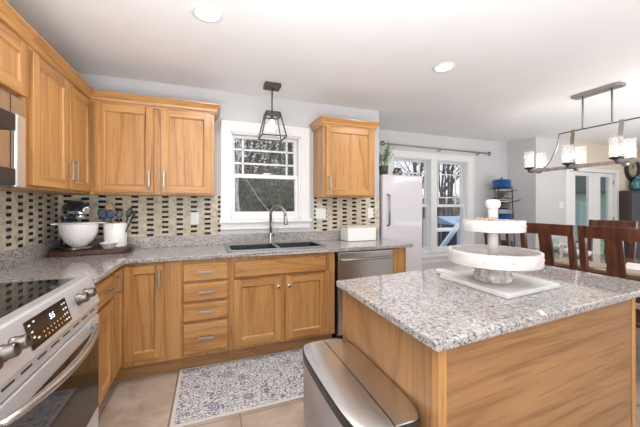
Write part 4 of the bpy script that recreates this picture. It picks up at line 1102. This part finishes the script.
def tree(x, y, h, r, label, mat, seed, depth=5, z0=None, spread=.5, group='bare trees in the woods'):
    rnd = random.Random(seed); b = MB()
    def br(p, d, L, r_, k):
        n = 3; pts = [p]; q = p
        for i in range(n):
            d = (d + Vector((rnd.uniform(-1, 1), rnd.uniform(-1, 1), rnd.uniform(-.3, .7))) * .13).normalized(); q = q + d * L / n; pts.append(q)
        e = r_ * (.62 if k else .3)
        b.tube(pts, [r_ + (e - r_) * i / n for i in range(n + 1)], 6 if k > 2 else 4, False)
        if k == 0: return
        m_ = 2 if k < depth else 5
        for i in range(m_ + (rnd.random() < .5)):
            t = rnd.uniform(.35, 1) if k < depth else rnd.uniform(.3, 1); jx = min(n - 1, int(t * n)); s_ = pts[jx].lerp(pts[jx + 1], t * n - jx)
            a = rnd.uniform(0, 2 * PI); nd = (d * .75 + Vector((math.cos(a), math.sin(a), rnd.uniform(-.1, .4))) * spread * 1.5).normalized()
            br(s_, nd, L * rnd.uniform(.45, .7), e * rnd.uniform(.55, .95), k - 1)
    br(Vector((0, 0, -.3)), Vector((rnd.uniform(-.06, .06), rnd.uniform(-.06, .06), 1)), h, r, depth)
    zz = z0 if z0 is not None else GZ
    zz += max(0, y - 8) * (.19 - .15 * min(1, max(0, (x - 6) / 8))); o = b.build('bare_tree', mat); o.location = (x, y, zz); return tag(o, label, 'tree', group)
def leaf_mass(name, label, x, y, z, rx, ry, rz, n, size, mats, seed, cat='shrub', group=None):
    rnd = random.Random(seed); b = MB()
    for i in range(n):
        while True:
            p = Vector((rnd.uniform(-1, 1), rnd.uniform(-1, 1), rnd.uniform(-1, 1)))
            if p.length < 1 and noise.noise(p * 2.2 + Vector((seed, 0, 0))) > -.22: break
        p = Vector((p.x * rx, p.y * ry, p.z * rz)); d = Vector((rnd.gauss(0, 1), rnd.gauss(0, 1), rnd.gauss(0, 1))).normalized(); u = d.orthogonal().normalized()
        s_ = size * rnd.uniform(.6, 1.4); b.m = rnd.randrange(len(mats))
        b.add([p, p + d * s_ * .5 + u * s_ * .3, p + d * s_, p + d * s_ * .5 - u * s_ * .3], [(0, 1, 2, 3)])
    z += 1.1 + max(0, y - 9) * .13 if x < 8 else 0; o = thing(name, label, cat, (x, y, z - rz), 0, group)
    for i in range(len(b.v)): b.v[i].z += rz
    b.build('foliage', mats, o)
    t = MB()
    for k in range(4): a = k * 1.7; t.tube([(0, 0, -.1), (rx * .3 * math.cos(a), ry * .3 * math.sin(a), rz * .9)], [.04, .015], 6)
    t.build('stem', M['bark'], o); return o
G1 = plain('evergreen_dark', (.035, .055, .022), .7, var=.3, vscale=10); G2 = plain('evergreen_mid', (.065, .085, .038), .7, var=.3, vscale=10)
G3 = plain('dry_leaf', (.17, .09, .045), .8, var=.3, vscale=10); G4 = plain('twig_grey', (.13, .115, .095), .8, var=.3, vscale=10)
# woods behind the kitchen window: X/Y ratio .07-.30
tree(.57, 6.0, 7, .055, 'pale birch-like trunk at the left of the kitchen window view', M['birch'], 14, spread=.3)
tree(1.12, 6.2, 2.6, .018, 'slim forked sapling close behind the kitchen window', M['birch'], 12, depth=3)
kt = [(1.55, 10.5, .05), (2.2, 12.0, .10), (3.0, 11.5, .08), (1.1, 13.5, .12), (3.7, 14.5, .12), (2.7, 15.5, .13), (4.6, 16.5, .12), (1.9, 17.5, .15), (.4, 15, .11), (3.3, 18.5, .14), (5.4, 19.5, .15)]
for i, (x, y, r_) in enumerate(kt): tree(x, y, random.uniform(7, 10), r_ * .7, 'bare winter tree in the woods seen through the kitchen window', M['bark'] if i % 3 else M['birch'], 30 + i, group='bare trees seen through the kitchen window')
for i, (x, y, z, rx, rz) in enumerate([(1.0, 8.2, .2, .9, 1.3), (2.1, 9.2, .25, 1.1, 1.4), (3.2, 10.4, .1, 1.2, 1.5), (.4, 10.5, .4, 1.2, 1.5), (1.8, 12.8, .8, 1.6, 2.2), (3.9, 13.6, .9, 1.7, 2.2), (.2, 14.5, 1.2, 1.6, 2.6), (5.4, 15.8, 1.0, 1.8, 2.2), (2.7, 18.0, 2.0, 2.4, 3.0), (5.0, 20.0, 2.0, 2.6, 3.0)]):
    leaf_mass('shrub', 'dark evergreen and dry leaved shrub in the woods behind the kitchen window', x, y, z, rx, rx * .8, rz, 3600 if i < 4 else 2600, .08 if i < 4 else .13, [G1, G2, G2, G3, G4], 50 + i, 'shrub', 'shrubs seen through the kitchen window')
# woods behind the dining window: ratio .84 - 1.1
dt = [(10.2, 11.0, .10), (12.5, 13.0, .15), (11.5, 14.0, .11), (15.5, 15.5, .16), (13.2, 16.5, .13), (17.5, 18.0, .17), (18.8, 21.0, .2), (15.8, 19.5, .16), (21.5, 23.0, .2), (19.8, 18.0, .15), (12.5, 18.5, .14), (23, 21, .18)]
for i, (x, y, r_) in enumerate(dt): tree(x, y, random.uniform(6, 9), r_ * .62, 'bare winter tree behind the white deck railing, seen through the dining window', M['bark'], 80 + i, depth=6, group='bare trees seen through the dining window')
for i, (x, y, z, rx, rz) in enumerate([(22, 27, .2, 4, 2.2), (27, 27, .2, 4, 2.2), (30, 33, .5, 4, 2.4)]):
    leaf_mass('shrub', 'distant brown undergrowth beyond the deck railing', x, y, z + 1.2, rx, 1.2, rz * .6, 1600, .22, [G3, G4, G4], 120 + i, 'shrub', 'undergrowth beyond the deck')
# deck with white railing and stairs rail
o = B(2.2, 9.6, YD + .16, 6.9, -.16, -.06).build('porch_deck', M['deck']); o['kind'] = 'structure'
for p in ((2.3, 6.8), (9.5, 6.8), (5.9, 6.8)): pass
b = MB()
for x in (2.3, 5.9, 9.4): b.box(x - .06, x + .06, 6.65, 6.77, GZ - .3, -.161)
b.box(2.3, 9.4, 3.99, 4.1, GZ - .3, -.161)
o = b.build('deck_supports', M['deck']); o['kind'] = 'structure'
rlg = thing('deck_railing', 'white wooden deck railing outside the dining window', 'railing', (0, 5.9, -.06))
for x in (5.0, 6.08, 7.6):
    B(x - .05, x + .05, -.05, .05, 0, 1.03).build('post', M['paintwhite'], rlg, bevel=.006)
b = MB(); b.box(5.0, 7.6, -.045, .045, .71, .80); b.build('top_rail', M['paintwhite'], rlg, bevel=.005)
b = MB(); b.box(5.0, 7.6, -.02, .02, .08, .14); b.build('bottom_rail', M['paintwhite'], rlg)
for i in range(28):
    x = 5.1 + i * .105
    if abs(x - 6.08) < .08 or x > 7.5: continue
    B(x - .016, x + .016, -.016, .016, .14, .71).build('baluster', M['slate'], rlg)
sr = thing('stair_handrail', 'white sloping stair handrail in front of the deck railing', 'handrail', (0, 5.55, -.06))
b = MB(); b.bar((4.95, 0, .15), (5.70, 0, .93), .07, .09); b.build('rail', M['paintwhite'], sr)
b = MB(); b.box(5.68, 5.78, -.05, .05, 0, 1.05); b.build('post', M['paintwhite'], sr, bevel=.006)
gb = thing('storage_box', 'dark box with a slanted blue-grey lid behind the white deck railing', 'storage box', (6.75, 6.35, -.06))
B(-.62, .65, -.22, .25, 0, .85).build('body', M['slate'], gb, bevel=.01)
b = MB(); b.add([(-.72, -.28, .88), (.75, -.28, .88), (.75, .32, 1.06), (-.72, .32, 1.06), (-.72, -.28, .851), (.75, -.28, .851), (.75, .32, .851), (-.72, .32, .851)], [(0, 1, 2, 3), (7, 6, 5, 4), (0, 4, 5, 1), (1, 5, 6, 2), (2, 6, 7, 3), (3, 7, 4, 0)]); b.build('lid', M['lid'], gb)
# neighbour's house behind the french doors
nh = thing('neighbour_house', 'green-grey sided house with gabled roof seen through the french doors', 'house', (25.5, 8.6, 0))
B(-4, 6, 0, 5, -1.3, 2.1).build('wall', M['siding'], nh)
b = MB(); b.add([(-4.4, -.4, 2.101), (6.4, -.4, 2.101), (6.4, 5.4, 2.101), (-4.4, 5.4, 2.101), (-4.4, 2.5, 4.0), (6.4, 2.5, 4.0)], [(3, 2, 1, 0), (0, 1, 5, 4), (2, 3, 4, 5), (1, 2, 5), (3, 0, 4)]); b.build('roof', M['roof'], nh)
b = MB(); b.add([(-.6, -1.5, .9), (2.6, -1.5, .9), (1.0, -1.5, 2.4), (-.6, -.01, .9), (2.6, -.01, .9), (1.0, -.01, 2.4)], [(0, 1, 2), (5, 4, 3), (0, 2, 5, 3), (1, 4, 5, 2), (0, 3, 4, 1)]); b.build('porch_gable', M['roof'], nh)
for y in (1.0, 2.4, 3.7):
    f_ = B(-4.05, -4.001, y - .45, y + .45, .1, 1.5).build('window', M['paintwhite'], nh); B(-4.055, -4.051, y - .37, y + .37, .18, 1.42).build('pane', M['glass_green'], f_)
for x in (-3.0, -.3, 2.2, 4.4):
    f_ = B(x - .5, x + .5, -.05, -.001, .2, 1.6).build('window', M['paintwhite'], nh); B(x - .42, x + .42, -.055, -.051, .28, 1.52).build('pane', M['glass_green'], f_)
lw = B(9.8, 30, YF + .3, 9.0, -.6, -.5).build('lawn', M['grass']); lw['kind'] = 'structure'
sc.view_layers[0].update()
